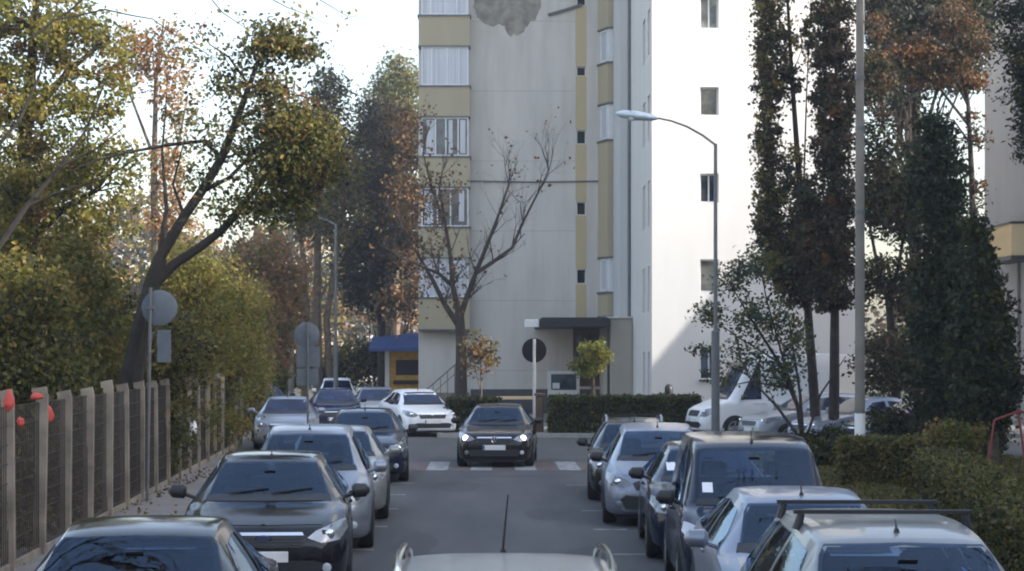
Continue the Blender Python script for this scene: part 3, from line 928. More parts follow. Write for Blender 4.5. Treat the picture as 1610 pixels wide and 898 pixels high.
leaf_mesh('remaining_leaves', P, .14, [L_['brown'], L_['orange'], L_['copper']], mi, root, bt_base)

d = 66
tree('young_tree', 'young sapling with few brownish leaves beside the bare tree trunk', gbase(758, d), pp(d, (757, 730, .035), (757, 620, .03), (755, 530, .012)),
     [pp(d, (757, 620, .02), (742, 560, .008)), pp(d, (757, 600, .02), (772, 545, .008))], [pb(750, 545, 22, 26, d), pb(765, 560, 18, 30, d), pb(740, 580, 14, 20, d, .5)], 420, .14, [L_['brown'], L_['olive'], L_['copper']], [2, 2, 1], M['bark_grey'], None, sigma=.13, per=7)
d = 63
tree('ball_tree', 'small lollipop tree with a bright yellow-green ball crown near the entrance', gbase(932, d), pp(d, (933, 700, .085), (933, 620, .075), (931, 580, .06)), [],
     [pb(930, 568, 27, 26, d), pb(918, 580, 20, 18, d, .8), pb(945, 560, 18, 20, d, .8), pb(926, 548, 18, 16, d, .8)], 1500, .10, [L_['lime'], L_['yellowgreen']], [3, 1], M['bark'], None, sigma=.10, twigs=20)


# --- nearly bare trees beside the near cars, their branches over the road above the picture
for bx_, by_, sx_, lab in ((-7.4, 13.0, 1, 'nearly bare tree on the left, its branches over the nearest cars, above the picture'), (7.6, 11.5, -1, 'nearly bare tree on the right, its branches over the nearest cars, above the picture')):
    b0 = (bx_, by_, 0)
    rt = empty('overhanging_tree', b0, 0, lab, 'tree')
    mb = MB()
    fork = Vector((bx_ + .3 * sx_, by_ + .6, 5.2))
    mb.tube([Vector(b0), Vector((bx_ + .1 * sx_, by_ + .2, 2.5)), fork], [.22, .18, .15], 9)
    tp_ = []
    for k in range(5):
        e = Vector((bx_ + sx_ * random.uniform(2.5, 6.4), by_ + random.uniform(0, 7), random.uniform(6.9, 8.6)))
        path = wig(fork, e, 6, .05)
        mb.tube(path, [.09 * (1 - .8 * i / 6) for i in range(7)], 6)
        for i in range(2, 7):
            for q in range(2):
                dv = (e - fork).normalized() + Vector((random.uniform(-1, 1), random.uniform(-.8, .8), random.uniform(0, .8)))
                grow(mb, path[i], dv.normalized(), random.uniform(.8, 1.3), .028, 2, .35, .6, tp_)
    mb.build('trunk', M['bark'], rt, True, world=b0)
    tp_ = np.array([list(t) for t in tp_])
    Pq = tp_[rng.choice(len(tp_), 500)] + rng.normal(size=(500, 3)) * .12
    leaf_mesh('remaining_leaves', Pq, .10, [L_['copper'], L_['olive']], rng.choice(2, 500), rt, b0)

# ------------------------------------------------------------------ hedges
def hedge(label, poly_path, width, z0, z1, mats, w, n, size=.07, group=None):
    """clipped hedge along a path of (x,y): twiggy core + leaves all over it"""
    b0 = (poly_path[0][0], poly_path[0][1], 0)
    root = empty('hedge', b0, 0, label, 'hedge', group)
    P = []
    core = MB()
    tot = sum((Vector(b_) - Vector(a)).length for a, b_ in zip(poly_path, poly_path[1:]))
    for a, b_ in zip(poly_path, poly_path[1:]):
        a2, b2 = Vector((*a, 0)), Vector((*b_, 0))
        u = (b2 - a2).normalized()
        nrm = Vector((-u.y, u.x, 0))
        ln = (b2 - a2).length
        core.obox((a2 + b2) / 2 + Vector((0, 0, (z0 + z1 - .08) / 2)), u, nrm, Vector((0, 0, 1)), ln / 2 - .06, width / 2 - .07, (z1 - z0 - .08) / 2)
        k = int(n * ln / tot)
        t = rng.uniform(0, ln, k)
        s = rng.uniform(-1, 1, k)
        z = rng.uniform(0, 1, k)
        face = rng.uniform(0, 1, k)
        for i in range(k):
            jit = .05 * noise.noise((t[i] * 1.3 + a[0], s[i] * 2, z[i] * 2 + a[1])) * 2
            if face[i] < .36:
                o, zz = s[i] * width / 2, z1 + jit
            elif face[i] < .92:
                o, zz = (width / 2 + jit) * (1 if face[i] < .52 else -1), z0 + z[i] * (z1 - z0)
            else:
                o, zz = s[i] * width / 2, z0 + z[i] * (z1 - z0)
                t[i] = (-.0 if s[i] < 0 else ln) + jit
            q = a2 + u * t[i] + nrm * o
            P.append((q.x, q.y, zz))
    P = np.array(P) + rng.normal(size=(len(P), 3)) * .035
    core.build('branches', M['core'], root, world=b0)
    ww = np.array(w, float) / sum(w)
    # patches of differing leaf
    cell = [int((noise.noise((p[0] * 1.1, p[1] * 1.1, p[2] * 1.6)) + 1) * 50) for p in P]
    ch = np.cumsum(ww)
    mi = [int(np.searchsorted(ch, ((c_ * 37) % 101) / 101)) for c_ in cell]
    mi = [min(len(mats) - 1, m) for m in mi]
    leaf_mesh('foliage', P, size, mats, mi, root, b0)
    return root


hedge('dark clipped hedge in front of the bare tree, left of the brown gate post', [(-1.3, 61), (.35, 61)], .9, .1, 1.15, [L_['hedge'], L_['darkgreen']], [2, 2], 4500, .10, 'hedges at the junction')
hedge('thick green hedge in front of the lollipop tree and white wing', [(1.95, 60.6), (6.7, 60.6)], 1.0, .1, 1.22, [L_['hedge'], L_['darkgreen'], L_['green']], [3, 2, 1], 11000, .10, 'hedges at the junction')
hedge('clipped ochre-green hedge ending in a square corner behind the dark van', [(6.75, 36.6), (8.3, 36.2)], .75, .1, .96, [L_['hedge_ochre'], L_['hedge']], [3, 1], 7500, .065, 'clipped hedges on the right verge')
hedge('long clipped hedge running toward the camera beside the nearest right-hand cars', [(8.15, 34.6), (7.0, 27), (5.7, 17.5)], .8, .1, .86, [L_['hedge_ochre'], L_['hedge'], L_['darkgreen']], [2, 2, 1], 20000, .065, 'clipped hedges on the right verge')

# climbing plants that fill the wire from behind
n = 26000
t_ = rng.uniform(0, 1, n)
fx = -5.15 + (-6.97 + 5.15) * t_ - .18 - np.abs(rng.normal(size=n)) * .22
fy = 14.5 + (54.6 - 14.5) * t_
fz = rng.uniform(.08, 1.0, n) ** .9 * (1.55 + .35 * np.sin(fy * 1.7) + .25 * np.sin(fy * 4.3))
keep = np.array([noise.noise((a * .9, c * 1.4, 3.0)) > -.32 for a, c in zip(fy, fz)])
Pv = np.stack([fx, fy, fz], 1)[keep]
o = leaf_mesh('climbing_plants', Pv, .085, [L_['maroon'], L_['brown'], L_['olive']], rng.choice(3, len(Pv), p=[.5, .3, .2]), None, (0, 0, 0), .7)
tag(o, 'dark brownish climbing plants growing up behind the fence wire', 'climbing plants', None, 'stuff')

# rough grass on the verge beside the right-hand hedges
n = 30000
gx = rng.uniform(5.95, 12.5, n)
gy = rng.uniform(14, 47, n)
o = leaf_mesh('grass', np.stack([gx, gy, .10 + rng.uniform(.0, .09, n)], 1), .13, [L_['olive'], L_['hedge'], L_['litter']], rng.choice(3, n, p=[.4, .4, .2]), None, (0, 0, 0), .3)
tag(o, 'rough grass and leaf litter on the verge beside the right-hand hedges', 'grass', None, 'stuff')

# fallen leaves along the left fence and kerbs
n = 1250
xs = np.concatenate([rng.uniform(-5.9, -3.9, n - 900), rng.uniform(-6.2, -5.7, 500), rng.uniform(-3.68, -3.45, 400)])
ys = np.concatenate([rng.uniform(12, 47, n - 900), rng.uniform(16, 47, 500), rng.uniform(12, 46, 400)])
zz = np.where(xs < -3.86, .135, .015)
o = leaf_mesh('fallen_leaves', np.stack([xs, ys, zz], 1), .065, [L_['litter']], np.zeros(n), None, (0, 0, 0), .7)
tag(o, 'fallen brown and yellow leaves scattered on the left pavement', 'leaves', None, 'stuff')


# ------------------------------------------------------------------ walls with real openings
def wall(mb, o, u, width, z0, z1, opens, depth=.18, mi=0, rmi=None):
    """wall plane from point o (x,y) along unit vector u; opens: (u0,u1,z0,z1) get reveals going inward"""
    u = Vector((u[0], u[1])).normalized()
    n = Vector((u.y, -u.x))
    us = sorted({0, width, *[a for q in opens for a in q[:2]]})
    zs = sorted({z0, z1, *[a for q in opens for a in q[2:4]]})
    P = lambda a, z, dp=0: (o[0] + u.x * a - n.x * dp, o[1] + u.y * a - n.y * dp, z)
    for i in range(len(us) - 1):
        for j in range(len(zs) - 1):
            cu, cz = (us[i] + us[i + 1]) / 2, (zs[j] + zs[j + 1]) / 2
            if any(q[0] < cu < q[1] and q[2] < cz < q[3] for q in opens):
                continue
            mb.add([P(us[i], zs[j]), P(us[i + 1], zs[j]), P(us[i + 1], zs[j + 1]), P(us[i], zs[j + 1])], [(0, 1, 2, 3)], mi)
    r = mi if rmi is None else rmi
    for a, b_, c, e in [q[:4] for q in opens]:
        mb.add([P(a, c), P(a, c, depth), P(a, e, depth), P(a, e)], [(0, 1, 2, 3)], r)
        mb.add([P(b_, c), P(b_, c, depth), P(b_, e, depth), P(b_, e)], [(0, 1, 2, 3)], r)
        mb.add([P(a, c), P(b_, c), P(b_, c, depth), P(a, c, depth)], [(0, 1, 2, 3)], r)
        mb.add([P(a, e), P(b_, e), P(b_, e, depth), P(a, e, depth)], [(0, 1, 2, 3)], r)


def window(parent, base, o, u, a, b_, c, e, depth, mulls=(), glass='winglass', transom=None, fw=.06, sill=False):
    """glazing set in an opening: window (glass) > frame"""
    u = Vector((u[0], u[1], 0)).normalized()
    n = Vector((u.y, -u.x, 0))
    O = Vector((o[0], o[1], 0))
    C = lambda t, z, dp: O + u * t - n * dp + Vector((0, 0, z))
    gm = MB()
    gm.obox(C((a + b_) / 2, (c + e) / 2, depth - .01), u, n, (0, 0, 1), (b_ - a) / 2 - .005, .012, (e - c) / 2 - .005)
    w = gm.build('window', M[glass], parent, world=base)
    fr = MB()
    dp = depth - .035
    fr.obox(C(a + fw / 2, (c + e) / 2, dp), u, n, (0, 0, 1), fw / 2, .03, (e - c) / 2)
    fr.obox(C(b_ - fw / 2, (c + e) / 2, dp), u, n, (0, 0, 1), fw / 2, .03, (e - c) / 2)
    fr.obox(C((a + b_) / 2, c + fw / 2, dp), u, n, (0, 0, 1), (b_ - a) / 2 - fw, .028, fw / 2)
    fr.obox(C((a + b_) / 2, e - fw / 2, dp), u, n, (0, 0, 1), (b_ - a) / 2 - fw, .028, fw / 2)
    for m in mulls:
        fr.obox(C(a + (b_ - a) * m, (c + e) / 2, dp), u, n, (0, 0, 1), fw * .5, .026, (e - c) / 2 - fw)
    if transom:
        fr.obox(C((a + b_) / 2, c + (e - c) * transom, dp + .003), u, n, (0, 0, 1), (b_ - a) / 2 - fw, .024, fw * .45)
    fr.build('frame', M['frame_white'], w, world=base)
    if sill:
        sl = MB()
        sl.obox(C((a + b_) / 2, c - .02, -.05), u, n, (0, 0, 1), (b_ - a) / 2 + .05, .06, .018)
        sl.build('sill', M['metal_grey'], w, world=base)
    return w


# ---- main apartment block (grey front, ochre bays), in the shade of its wing
MD = 80.0
SX = lambda px, dd=MD: (px - VX) * dd / F
SZ = lambda py, dd=MD: CH + (VY - py) * dd / F
bb = (1.4, 80, 0)
blk = empty('apartment_block', bb, 0, 'grey apartment block with ochre bay panels and a peeled plaster patch', 'building')
HB = 26.0
x0, x1 = SX(658), 5.48
mb = MB()
vents = []
for py0, py1 in ((-105, -88), (-5, 8), (105, 119), (205, 226), (318, 338), (424, 446)):
    vents.append((SX(907) - x0, SX(921) - x0, SZ(py1), SZ(py0)))
wall(mb, (x0, MD), (1, 0), x1 - x0, 0, HB, vents, .25)
wall(mb, (x0, MD + 13), (0, -1), 13, 0, HB, [], .2)
mb.add([(x0, MD, HB), (x1, MD, HB), (x1, MD + 13, HB), (x0, MD + 13, HB)], [(0, 1, 2, 3)])
mb.add([(x0, MD + 13, 0), (x1, MD + 13, 0), (x1, MD + 13, HB), (x0, MD + 13, HB)], [(0, 1, 2, 3)])
mb.build('wall', M['wall_grey'], blk, world=bb)
mb = MB()
for a, b_, c, e in vents:
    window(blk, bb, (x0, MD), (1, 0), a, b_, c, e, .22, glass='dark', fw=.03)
# ochre strip joining the small windows, peeled plaster, plinth, cable
mb = MB()
zs = [0.0] + [z for v in sorted(vents, key=lambda q: q[2]) for z in (v[2], v[3])] + [HB]
for i in range(0, len(zs) - 1, 2):
    lo, hi = (3.2 if i == 0 else zs[i] + .03), zs[i + 1] - .03
    mb.box(SX(905), SX(922), MD - .012, MD + .03, lo, hi)
mb.build('ochre_strip', M['ochre_pale'], blk, world=bb)
pts = [(743, -30), (746, 15), (752, 30), (762, 38), (775, 42), (788, 40), (797, 48), (802, 57), (814, 56), (824, 50), (830, 38), (842, 30), (850, 12), (851, -30), (840, -45), (800, -50), (760, -44)]
mb = MB()
ring = []
for i, (a, b_) in enumerate(zip(pts, pts[1:] + pts[:1])):
    for k in range(9):
        t = k / 9
        q = (a[0] + (b_[0] - a[0]) * t, a[1] + (b_[1] - a[1]) * t)
        q = (q[0] + 3.2 * noise.noise((q[0] * .18, q[1] * .18, 2)) + 1.6 * noise.noise((q[0] * .7, q[1] * .7, 5)), q[1] + 3.2 * noise.noise((q[0] * .18, q[1] * .18, 8)) + 1.6 * noise.noise((q[0] * .7, q[1] * .7, 11)))
        ring.append((SX(q[0]), SZ(q[1])))
cx, cz = SX(800), SZ(0)
vs = [(x, MD - .006, z) for x, z in ring] + [(x, MD + .02, z) for x, z in ring]
k = len(ring)
mb.add(vs, [tuple(range(k))] + [(i, (i + 1) % k, k + (i + 1) % k, k + i) for i in range(k)])
mb.build('peeled_plaster', M['bare_concrete'], blk, world=bb)
mb = MB()
mb.box(SX(740), 5.2, MD - .05, MD + .05, 0, SZ(612))
mb.build('plinth', M['plinth'], blk, world=bb)
mb = MB()
mb.tube([(SX(738), MD - .06, SZ(285)), (SX(840), MD - .06, SZ(286.5)), (SX(948), MD - .06, SZ(285))], .03, 6)
mb.tube([(SX(862), MD - .05, SZ(24)), (SX(890), MD - .05, SZ(16)), (SX(915), MD - .05, SZ(8))], .07, 5)
mb.build('cable', M['metal_grey'], blk, world=bb)
mb = MB()
for k in range(9):
    zj = 1.9 + k * 2.93
    mb.box(SX(741), SX(904), MD - .003, MD + .01, zj, zj + .022)
jn = mb.build('panel_joint', M['joint'], blk, world=bb)
# left bay column: solid ochre parapets and glazed bands between them
BY = MD - .75


def bay_parapet(xa, xb, y0, z0, z1, lean=.06):
    mb = MB()
    mb.prism([(xa, y0), (xb, y0), (xb, MD - .004), (xa, MD - .004)], z0, z1)
    p = mb.build('balcony_panel', M['ochre'], blk, world=bb)
    mb = MB()
    mb.box(xa - .05, xb + .05, y0 - .05, MD - .004, z1 + .001, z1 + .07)
    mb.build('coping', M['metal_grey'], p, world=bb)
    mb = MB()
    mb.box(xa - .02, xb + .02, y0 - .02, MD - .004, z0 - .06, z0 - .001)
    mb.build('lower_edge', M['metal_grey'], p, world=bb)


def bay_glass(xa, xb, y0, z0, z1, mulls, glass, mats=None):
    window(blk, bb, (xa, y0), (1, 0), 0, xb - xa, z0, z1, .02, mulls, glass, transom=None, fw=.05)
    mb = MB()                                   # side walls of the glazed band
    mb.box(xa, xa + .05, y0 + .06, MD - .004, z0, z1)
    mb.box(xb - .05, xb, y0 + .06, MD - .004, z0, z1)
    mb.build('bay_side', M['frame_white'], blk, world=bb)


xa, xb = SX(659), SX(739)
par = [(28, 78), (138, 188), (248, 298), (358, 408), (468, 520), (-82, -32), (-192, -142)]
for t, b_ in par:
    bay_parapet(xa, xb, BY, SZ(b_) + .06, SZ(t) - .07)
for (t, b_, gl, mu) in ((-32, 28, 'curtain', (.2, .5, .75)), (78, 138, 'curtain', (.22, .55, .8)), (188, 248, 'winglass', (.3, .52, .78)), (298, 358, 'winglass', (.34, .62)), (408, 468, 'curtain', (.4, .72)), (-142, -82, 'winglass', (.5,))):
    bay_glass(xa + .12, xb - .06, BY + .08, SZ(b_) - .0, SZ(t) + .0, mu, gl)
# curtains in the clear windows (pale cloth hung inside the panes)
for px0, px1, t, b_ in ((671, 684, 192, 244), (668, 682, 302, 354), (724, 732, 192, 244), (706, 712, 192, 244), (722, 730, 302, 350)):
    mb = MB()
    mb.box(SX(px0), SX(px1), BY + .05, BY + .062, SZ(b_), SZ(t))
    mb.build('curtain', M['curtain'], blk, world=bb)
# second bay column: chamfered plan, pressed into the corner with the wing
cx0, cx1, cx2 = SX(940), SX(953), SX(977)
plan = lambda g=0: [(cx0 + g, MD - .004), (cx1 + g * .6, MD - .95 + g), (cx2 - g, MD - .95 + g), (cx2 - g, MD - .004)]
for t, b_ in ((-60, 48), (105, 165), (226, 405), (463, 497)):
    mb = MB()
    mb.prism(plan(), SZ(b_), SZ(t))
    p = mb.build('balcony_panel', M['ochre'], blk, world=bb)
    mb = MB()
    mb.prism(plan(-.05), SZ(t) + .001, SZ(t) + .08)
    mb.build('coping', M['metal_grey'], p, world=bb)
    mb = MB()
    mb.prism(plan(-.03), SZ(b_) - .06, SZ(b_) - .001)
    mb.build('lower_edge', M['metal_grey'], p, world=bb)
for t, b_ in ((48, 105), (165, 226), (405, 463)):
    mb = MB()
    mb.prism(plan(.10), SZ(b_) + .08, SZ(t) - .06)
    w = mb.build('bay_core', M['frame_white'], blk, world=bb)
    q = plan(.10)
    window(blk, bb, (q[1][0], q[1][1] - .03), (1, 0), .28, q[2][0] - q[1][0] - .04, SZ(b_) + .12, SZ(t) - .1, .03, (), 'winglass', transom=.84 if t != 405 else None)
    ud = Vector((q[1][0] - q[0][0], q[1][1] - q[0][1])).normalized()
    window(blk, bb, (q[0][0] - .02, q[0][1] - .03), ud, .12, .8, SZ(b_) + .12, SZ(t) - .1, .03, (), 'curtain')
# entrance canopy and porch in the corner
CD = 72.0
mb = MB()
mb.box(SX(848, CD), SX(960, CD), CD, MD - .05, SZ(513, CD), SZ(503, CD))
mb.box(SX(852, CD), SX(957, CD), CD + .1, MD - .05, SZ(503, CD) + .002, SZ(499, CD))
cn = mb.build('canopy', M['black_trim'], blk, world=bb)
mb = MB()
mb.bbox(SX(825, CD), SX(848, CD) - .003, CD + .02, CD + .5, SZ(514, CD), SZ(502, CD), .04)
mb.build('canopy_lamp', M['white_paint'], cn, world=bb)
mb = MB()
mb.box(SX(955, CD), SX(959, CD), CD + .05, CD + .15, 0, SZ(513, CD) - .002)
mb.build('canopy_post', M['black_trim'], cn, world=bb)
mb = MB()
wall(mb, (SX(962, CD), CD + .6), (1, 0), 5.46 - SX(962, CD), 0, SZ(500, CD), [], .1)
mb.box(SX(962, CD), SX(962, CD) + .12, CD + .62, MD - .1, 0, SZ(500, CD) - .003)
mb.add([(SX(962, CD), CD + .6, SZ(500, CD)), (5.46, CD + .6, SZ(500, CD)), (5.46, MD - .1, SZ(500, CD)), (SX(962, CD), MD - .1, SZ(500, CD))], [(0, 1, 2, 3)])
pr = mb.build('porch', M['wall_tan'], blk, world=bb)
mb = MB()
mb.box(SX(958, CD), 5.46, CD + .5, MD - .2, SZ(500, CD) + .002, SZ(497, CD))
mb.build('porch_roof', M['wall_side'], pr, world=bb)
mb = MB()
mb.box(SX(901), SX(945), MD - .03, MD + .05, 1.25, SZ(517))
dr = mb.build('entrance_door', M['wood_brown'], blk, world=bb)
mb = MB()
mb.box(SX(905), SX(921), MD - .045, MD - .031, 1.6, SZ(525))
mb.box(SX(925), SX(941), MD - .045, MD - .031, 1.6, SZ(525))
mb.build('door_glass', M['winglass'], dr, world=bb)
# ground floor shop window with white surround
xa, xb = SX(861), SX(911)
mb = MB()
fz0, fz1 = SZ(640), SZ(583)
mb.box(xa, xb, MD - .14, MD + .05, fz0, fz1)
sw = mb.build('shop_window', M['white_paint'], blk, world=bb)
mb = MB()
mb.box(xa + .14, xb - .14, MD - .155, MD - .141, SZ(613), fz1 - .14)
mb.build('pane', M['winglass'], sw, world=bb)
mb = MB()
mb.box(xa + .2, xa + .5, MD - .165, MD - .157, SZ(611), SZ(602))
mb.build('notice', M['paper'], sw, world=bb)
# stair with sloping rail under the left bay
mb = MB()
for i in range(6):
    mb.box(SX(672), SX(738), MD - 1.6 + i * .26, MD - 1.6 + (i + 1) * .26 + .002 * i, 0, .14 + .17 * i)
st = mb.build('entrance_stair', M['concrete'], blk, world=bb)
mb = MB()
mb.tube([(SX(672), MD - 1.65, SZ(612)), (SX(718), MD - 1.65, SZ(572))], .03, 6)
mb.tube([(SX(672), MD - 1.65, SZ(626)), (SX(718), MD - 1.65, SZ(586))], .02, 6)
for t in range(5):
    xx = SX(672 + t * 11)
    mb.tube([(xx, MD - 1.65, 0), (xx, MD - 1.65, SZ(612 - 9.5 * t) - .1 + .1)], .018, 5)
mb.build('handrail', M['metal_grey'], st, world=bb)

# ---- white wing, sunlit, projecting toward the street
WD = 64.0
wb = (9, 64, 0)
wing = empty('white_wing', wb, 0, 'tall sunlit white apartment wing with small recessed windows', 'building')
WX0, WX1 = SX(1025, WD), 12.6
mb = MB()
ZW = lambda py: SZ(py, WD)
ops = []
for t, b_ in ((-145, -100), (-6, 44), (137, 181), (273, 318), (408, 459), (545, 597)):
    ops.append((SX(1101, WD) - WX0, SX(1130, WD) - WX0, ZW(b_), ZW(t)))
wall(mb, (WX0, WD), (1, 0), WX1 - WX0, 0, HB, ops, .32)
mb.add([(WX1, WD, 0), (WX1, WD + 16, 0), (WX1, WD + 16, HB), (WX1, WD, HB)], [(0, 1, 2, 3)])
mb.add([(WX0, WD, HB), (WX1, WD, HB), (WX1, WD + 29, HB), (WX0, WD + 29, HB)], [(0, 1, 2, 3)])
mb.add([(WX0, WD + 29, 0), (WX1, WD + 29, 0), (WX1, WD + 29, HB), (WX0, WD + 29, HB)], [(0, 1, 2, 3)])
mb.build('wall', M['wall_white'], wing, world=wb)
for i, (a, b_, c, e) in enumerate(ops):
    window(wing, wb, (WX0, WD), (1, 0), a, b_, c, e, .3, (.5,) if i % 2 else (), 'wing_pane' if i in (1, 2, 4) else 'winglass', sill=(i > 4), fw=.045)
# long shaded side of the wing with narrow windows
mb = MB()
sops = []
for k in range(8):
    z = ZW(635) + k * 2.92
    sops += [(12.2, 13.3, z + .2, z + 1.75), (14.35, 15.2, z + .2, z + 1.75)]
wall(mb, (WX0, WD + 16), (0, -1), 16, 0, HB, sops, .15)
mb.build('side_wall', M['wall_side'], wing, world=wb)
for a, b_, c, e in sops:
    window(wing, wb, (WX0, WD + 16), (0, -1), a, b_, c, e, .13, (), 'winglass')
mb = MB()
mb.tube([(WX0 - .07, WD + 9.4, .1), (WX0 - .07, WD + 9.4, HB - .5)], .06, 8)
mb.build('downpipe', M['metal_grey'], wing, world=wb)
mb = MB()
mb.box(WX0 - .32, WX0 - .004, WD + 11.2, WD + 14.9, SZ(520, 74), HB - .1)
mb.build('chimney_shaft', M['wall_white'], wing, world=wb)

# ---- building at the right edge, its long side toward the street, with balcony
rb_ = (24, 70, 0)
rblk = empty('apartment_block', rb_, 0, 'pale grey apartment building with a cream balcony, at the right edge of the picture', 'building')
RX, RY0, RY1 = 19.5, 65.5, 75.0
mb = MB()
rops = [(6.6, 7.8, z, z + 1.5) for z in (1.3, 4.3, 10.3, 13.2, 16.2)]
wall(mb, (RX, RY1), (0, -1), RY1 - RY0, 0, 20, rops, .2)
wall(mb, (RX, RY0), (1, 0), 11, 0, 20, [], .2)
mb.add([(RX, RY0, 20), (RX + 11, RY0, 20), (RX + 11, RY1, 20), (RX, RY1, 20)], [(0, 1, 2, 3)])
mb.add([(RX, RY1, 0), (RX + 11, RY1, 0), (RX + 11, RY1, 20), (RX, RY1, 20)], [(0, 1, 2, 3)])
mb.add([(RX + 11, RY0, 0), (RX + 11, RY1, 0), (RX + 11, RY1, 20), (RX + 11, RY0, 20)], [(0, 1, 2, 3)])
mb.build('wall', M['wall_bluegrey'], rblk, world=rb_)
for a, b_, c, e in rops:
    window(rblk, rb_, (RX, RY1), (0, -1), a, b_, c, e, .18, (.5,), 'winglass')
for zc in (6.1,):
    pl = [(RX - .004, 71.6), (RX - 1.0, 71.5), (RX - 1.0, 67.5), (RX - .004, 67.5)]
    mb = MB()
    mb.prism(pl, zc, zc + 1.12)
    bp_ = mb.build('balcony_panel', M['ochre_pale'], rblk, world=rb_)
    gr_ = lambda q: [(p[0] - (q if p[0] < RX - .5 else 0), p[1] + (q if p[1] > 70 else -q)) for p in pl]
    mb = MB()
    mb.prism(gr_(.04), zc + 1.122, zc + 1.2)
    mb.build('coping', M['black_trim'], bp_, world=rb_)
    mb = MB()
    mb.prism(gr_(.03), zc - .14, zc - .002)
    mb.build('lower_edge', M['black_trim'], bp_, world=rb_)
mb = MB()
mb.tube([(RX - .08, 69.9, .1), (RX - .08, 69.9, 6.0)], .055, 8)
mb.build('downpipe', M['metal_grey'], rblk, world=rb_)

# ---- long block along the right side of the street (outside the frame; it shades the street)
lb = (25, 14, 0)
lblk = empty('apartment_block', lb, 0, 'long five storey block along the right side of the street, outside the picture', 'building')
mb = MB()
lops = [(2 + i * 4.2, 3.8 + i * 4.2, 1.2 + k * 2.9, 2.6 + k * 2.9) for i in range(19) for k in range(5)]
wall(mb, (19, 51.2), (0, -1), 83.2, 0, 16.5, lops, .2)
wall(mb, (19, -32), (1, 0), 12, 0, 16.5, [], .2)
wall(mb, (31, 51.2), (-1, 0), 12, 0, 16.5, [], .2)
wall(mb, (31, -32), (0, 1), 83.2, 0, 16.5, [], .2)
mb.add([(19, -32, 16.5), (31, -32, 16.5), (31, 51.2, 16.5), (19, 51.2, 16.5)], [(0, 1, 2, 3)])
mb.build('wall', M['wall_side'], lblk, world=lb)
mb = MB()
for a, b_, c, e in lops:
    mb.box(19.15, 19.18, 51.2 - b_, 51.2 - a, c, e)
w_ = mb.build('glazing', M['winglass'], lblk, world=lb)

# ---- blocks behind the camera and beyond the left gardens (added outside the frame to keep low bright sky off the cars)
for nm_, lab_, (bx0, by0), u_, wd_, dp_, hh_ in (
        ('apartment_block', 'added block behind the camera hiding low sky from the cars, outside the picture', (30, -48), (-1, 0), 62, 11, 15),
        ('apartment_block', 'added block beyond the left gardens hiding low sky from the cars, outside the picture', (-36, -30), (0, 1), 84, 11, 15)):
    cc = (bx0, by0, 0)
    ob_ = empty(nm_, cc, 0, lab_, 'building')
    u2 = Vector(u_)
    n2 = Vector((u2.y, -u2.x))
    oo = [(2 + i * 4.1, 3.9 + i * 4.1, 1.3 + k * 2.9, 2.7 + k * 2.9) for i in range(int(wd_ / 4.2)) for k in range(5) if 2.7 + k * 2.9 < hh_ - .5]
    mb = MB()
    wall(mb, (bx0, by0), u_, wd_, 0, hh_, oo, .2)
    q = [Vector((bx0, by0)), Vector((bx0, by0)) + u2 * wd_]
    q += [q[1] - n2 * dp_, q[0] - n2 * dp_]
    mb.add([(p.x, p.y, z) for z in (0, hh_) for p in q], [(4, 5, 6, 7), (1, 2, 6, 5), (2, 3, 7, 6), (3, 0, 4, 7)])
    mb.build('wall', M['wall_tan'], ob_, world=cc)
    mb = MB()
    for a, b_, c, e in oo:
        m_ = Vector((bx0, by0)) + u2 * (a + b_) / 2 - n2 * .17
        mb.obox((m_.x, m_.y, (c + e) / 2), (u2.x, u2.y, 0), (n2.x, n2.y, 0), (0, 0, 1), (b_ - a) / 2, .012, (e - c) / 2)
    mb.build('glazing', M['winglass'], ob_, world=cc)

# ---- added gable-shaped block, outside the frame, shaped to shade the foot of the wing
hb = (27, 57.5, 0)
hs = empty('shade_gable', hb, 0, 'added gable-shaped block shading the foot of the wing, outside the picture', 'building')
mb = MB()
g5 = [(55.3, 0), (59.9, 0), (59.9, 10.0), (57.7, 13.2), (55.3, 9.0)]
mb.add([(24, y, z) for y, z in g5] + [(25.8, y, z) for y, z in g5], [(0, 1, 2, 3, 4), (9, 8, 7, 6, 5)] + [(i, (i + 1) % 5, 5 + (i + 1) % 5, 5 + i) for i in range(5)])
mb.build('wall', M['wall_tan'], hs, world=hb)

# ---- kiosk with blue awning left of the block
kb = (-3.8, 84, 0)
kio = empty('market_kiosk', kb, 0, 'yellow-orange kiosk under a dark blue awning left of the block', 'kiosk')
KX = lambda px: SX(px, 84)
KZ = lambda py: SZ(py, 84)
mb = MB()
mb.box(KX(612), KX(672), 84.2, 86.4, .1, KZ(549))
kw = mb.build('body', M['yellow_board'], kio, world=kb)
mb = MB()
mb.box(KX(622), KX(664), 84.15, 84.19, KZ(590), KZ(566))
mb.box(KX(618), KX(668), 84.0, 84.19, KZ(604), KZ(598))
mb.build('counter_opening', M['dark'], kw, world=kb)
mb = MB()
mb.box(KX(605), KX(612) - .004, 84.1, 84.3, .1, KZ(549))
mb.build('post', M['wall_side'], kio, world=kb)
mb = MB()
ya, yb = 82.6, 84.9
mb.add([(KX(583), ya, KZ(549)), (KX(668), ya, KZ(546)), (KX(668), yb, KZ(522)), (KX(583), yb, KZ(530)),
        (KX(583), ya, KZ(552)), (KX(668), ya, KZ(553)), (KX(668), yb, KZ(526)), (KX(583), yb, KZ(534))],
       [(0, 1, 2, 3), (7, 6, 5, 4), (0, 4, 5, 1), (1, 5, 6, 2), (2, 6, 7, 3), (3, 7, 4, 0)])
mb.build('awning', M['blue_tarp'], kio, world=kb)

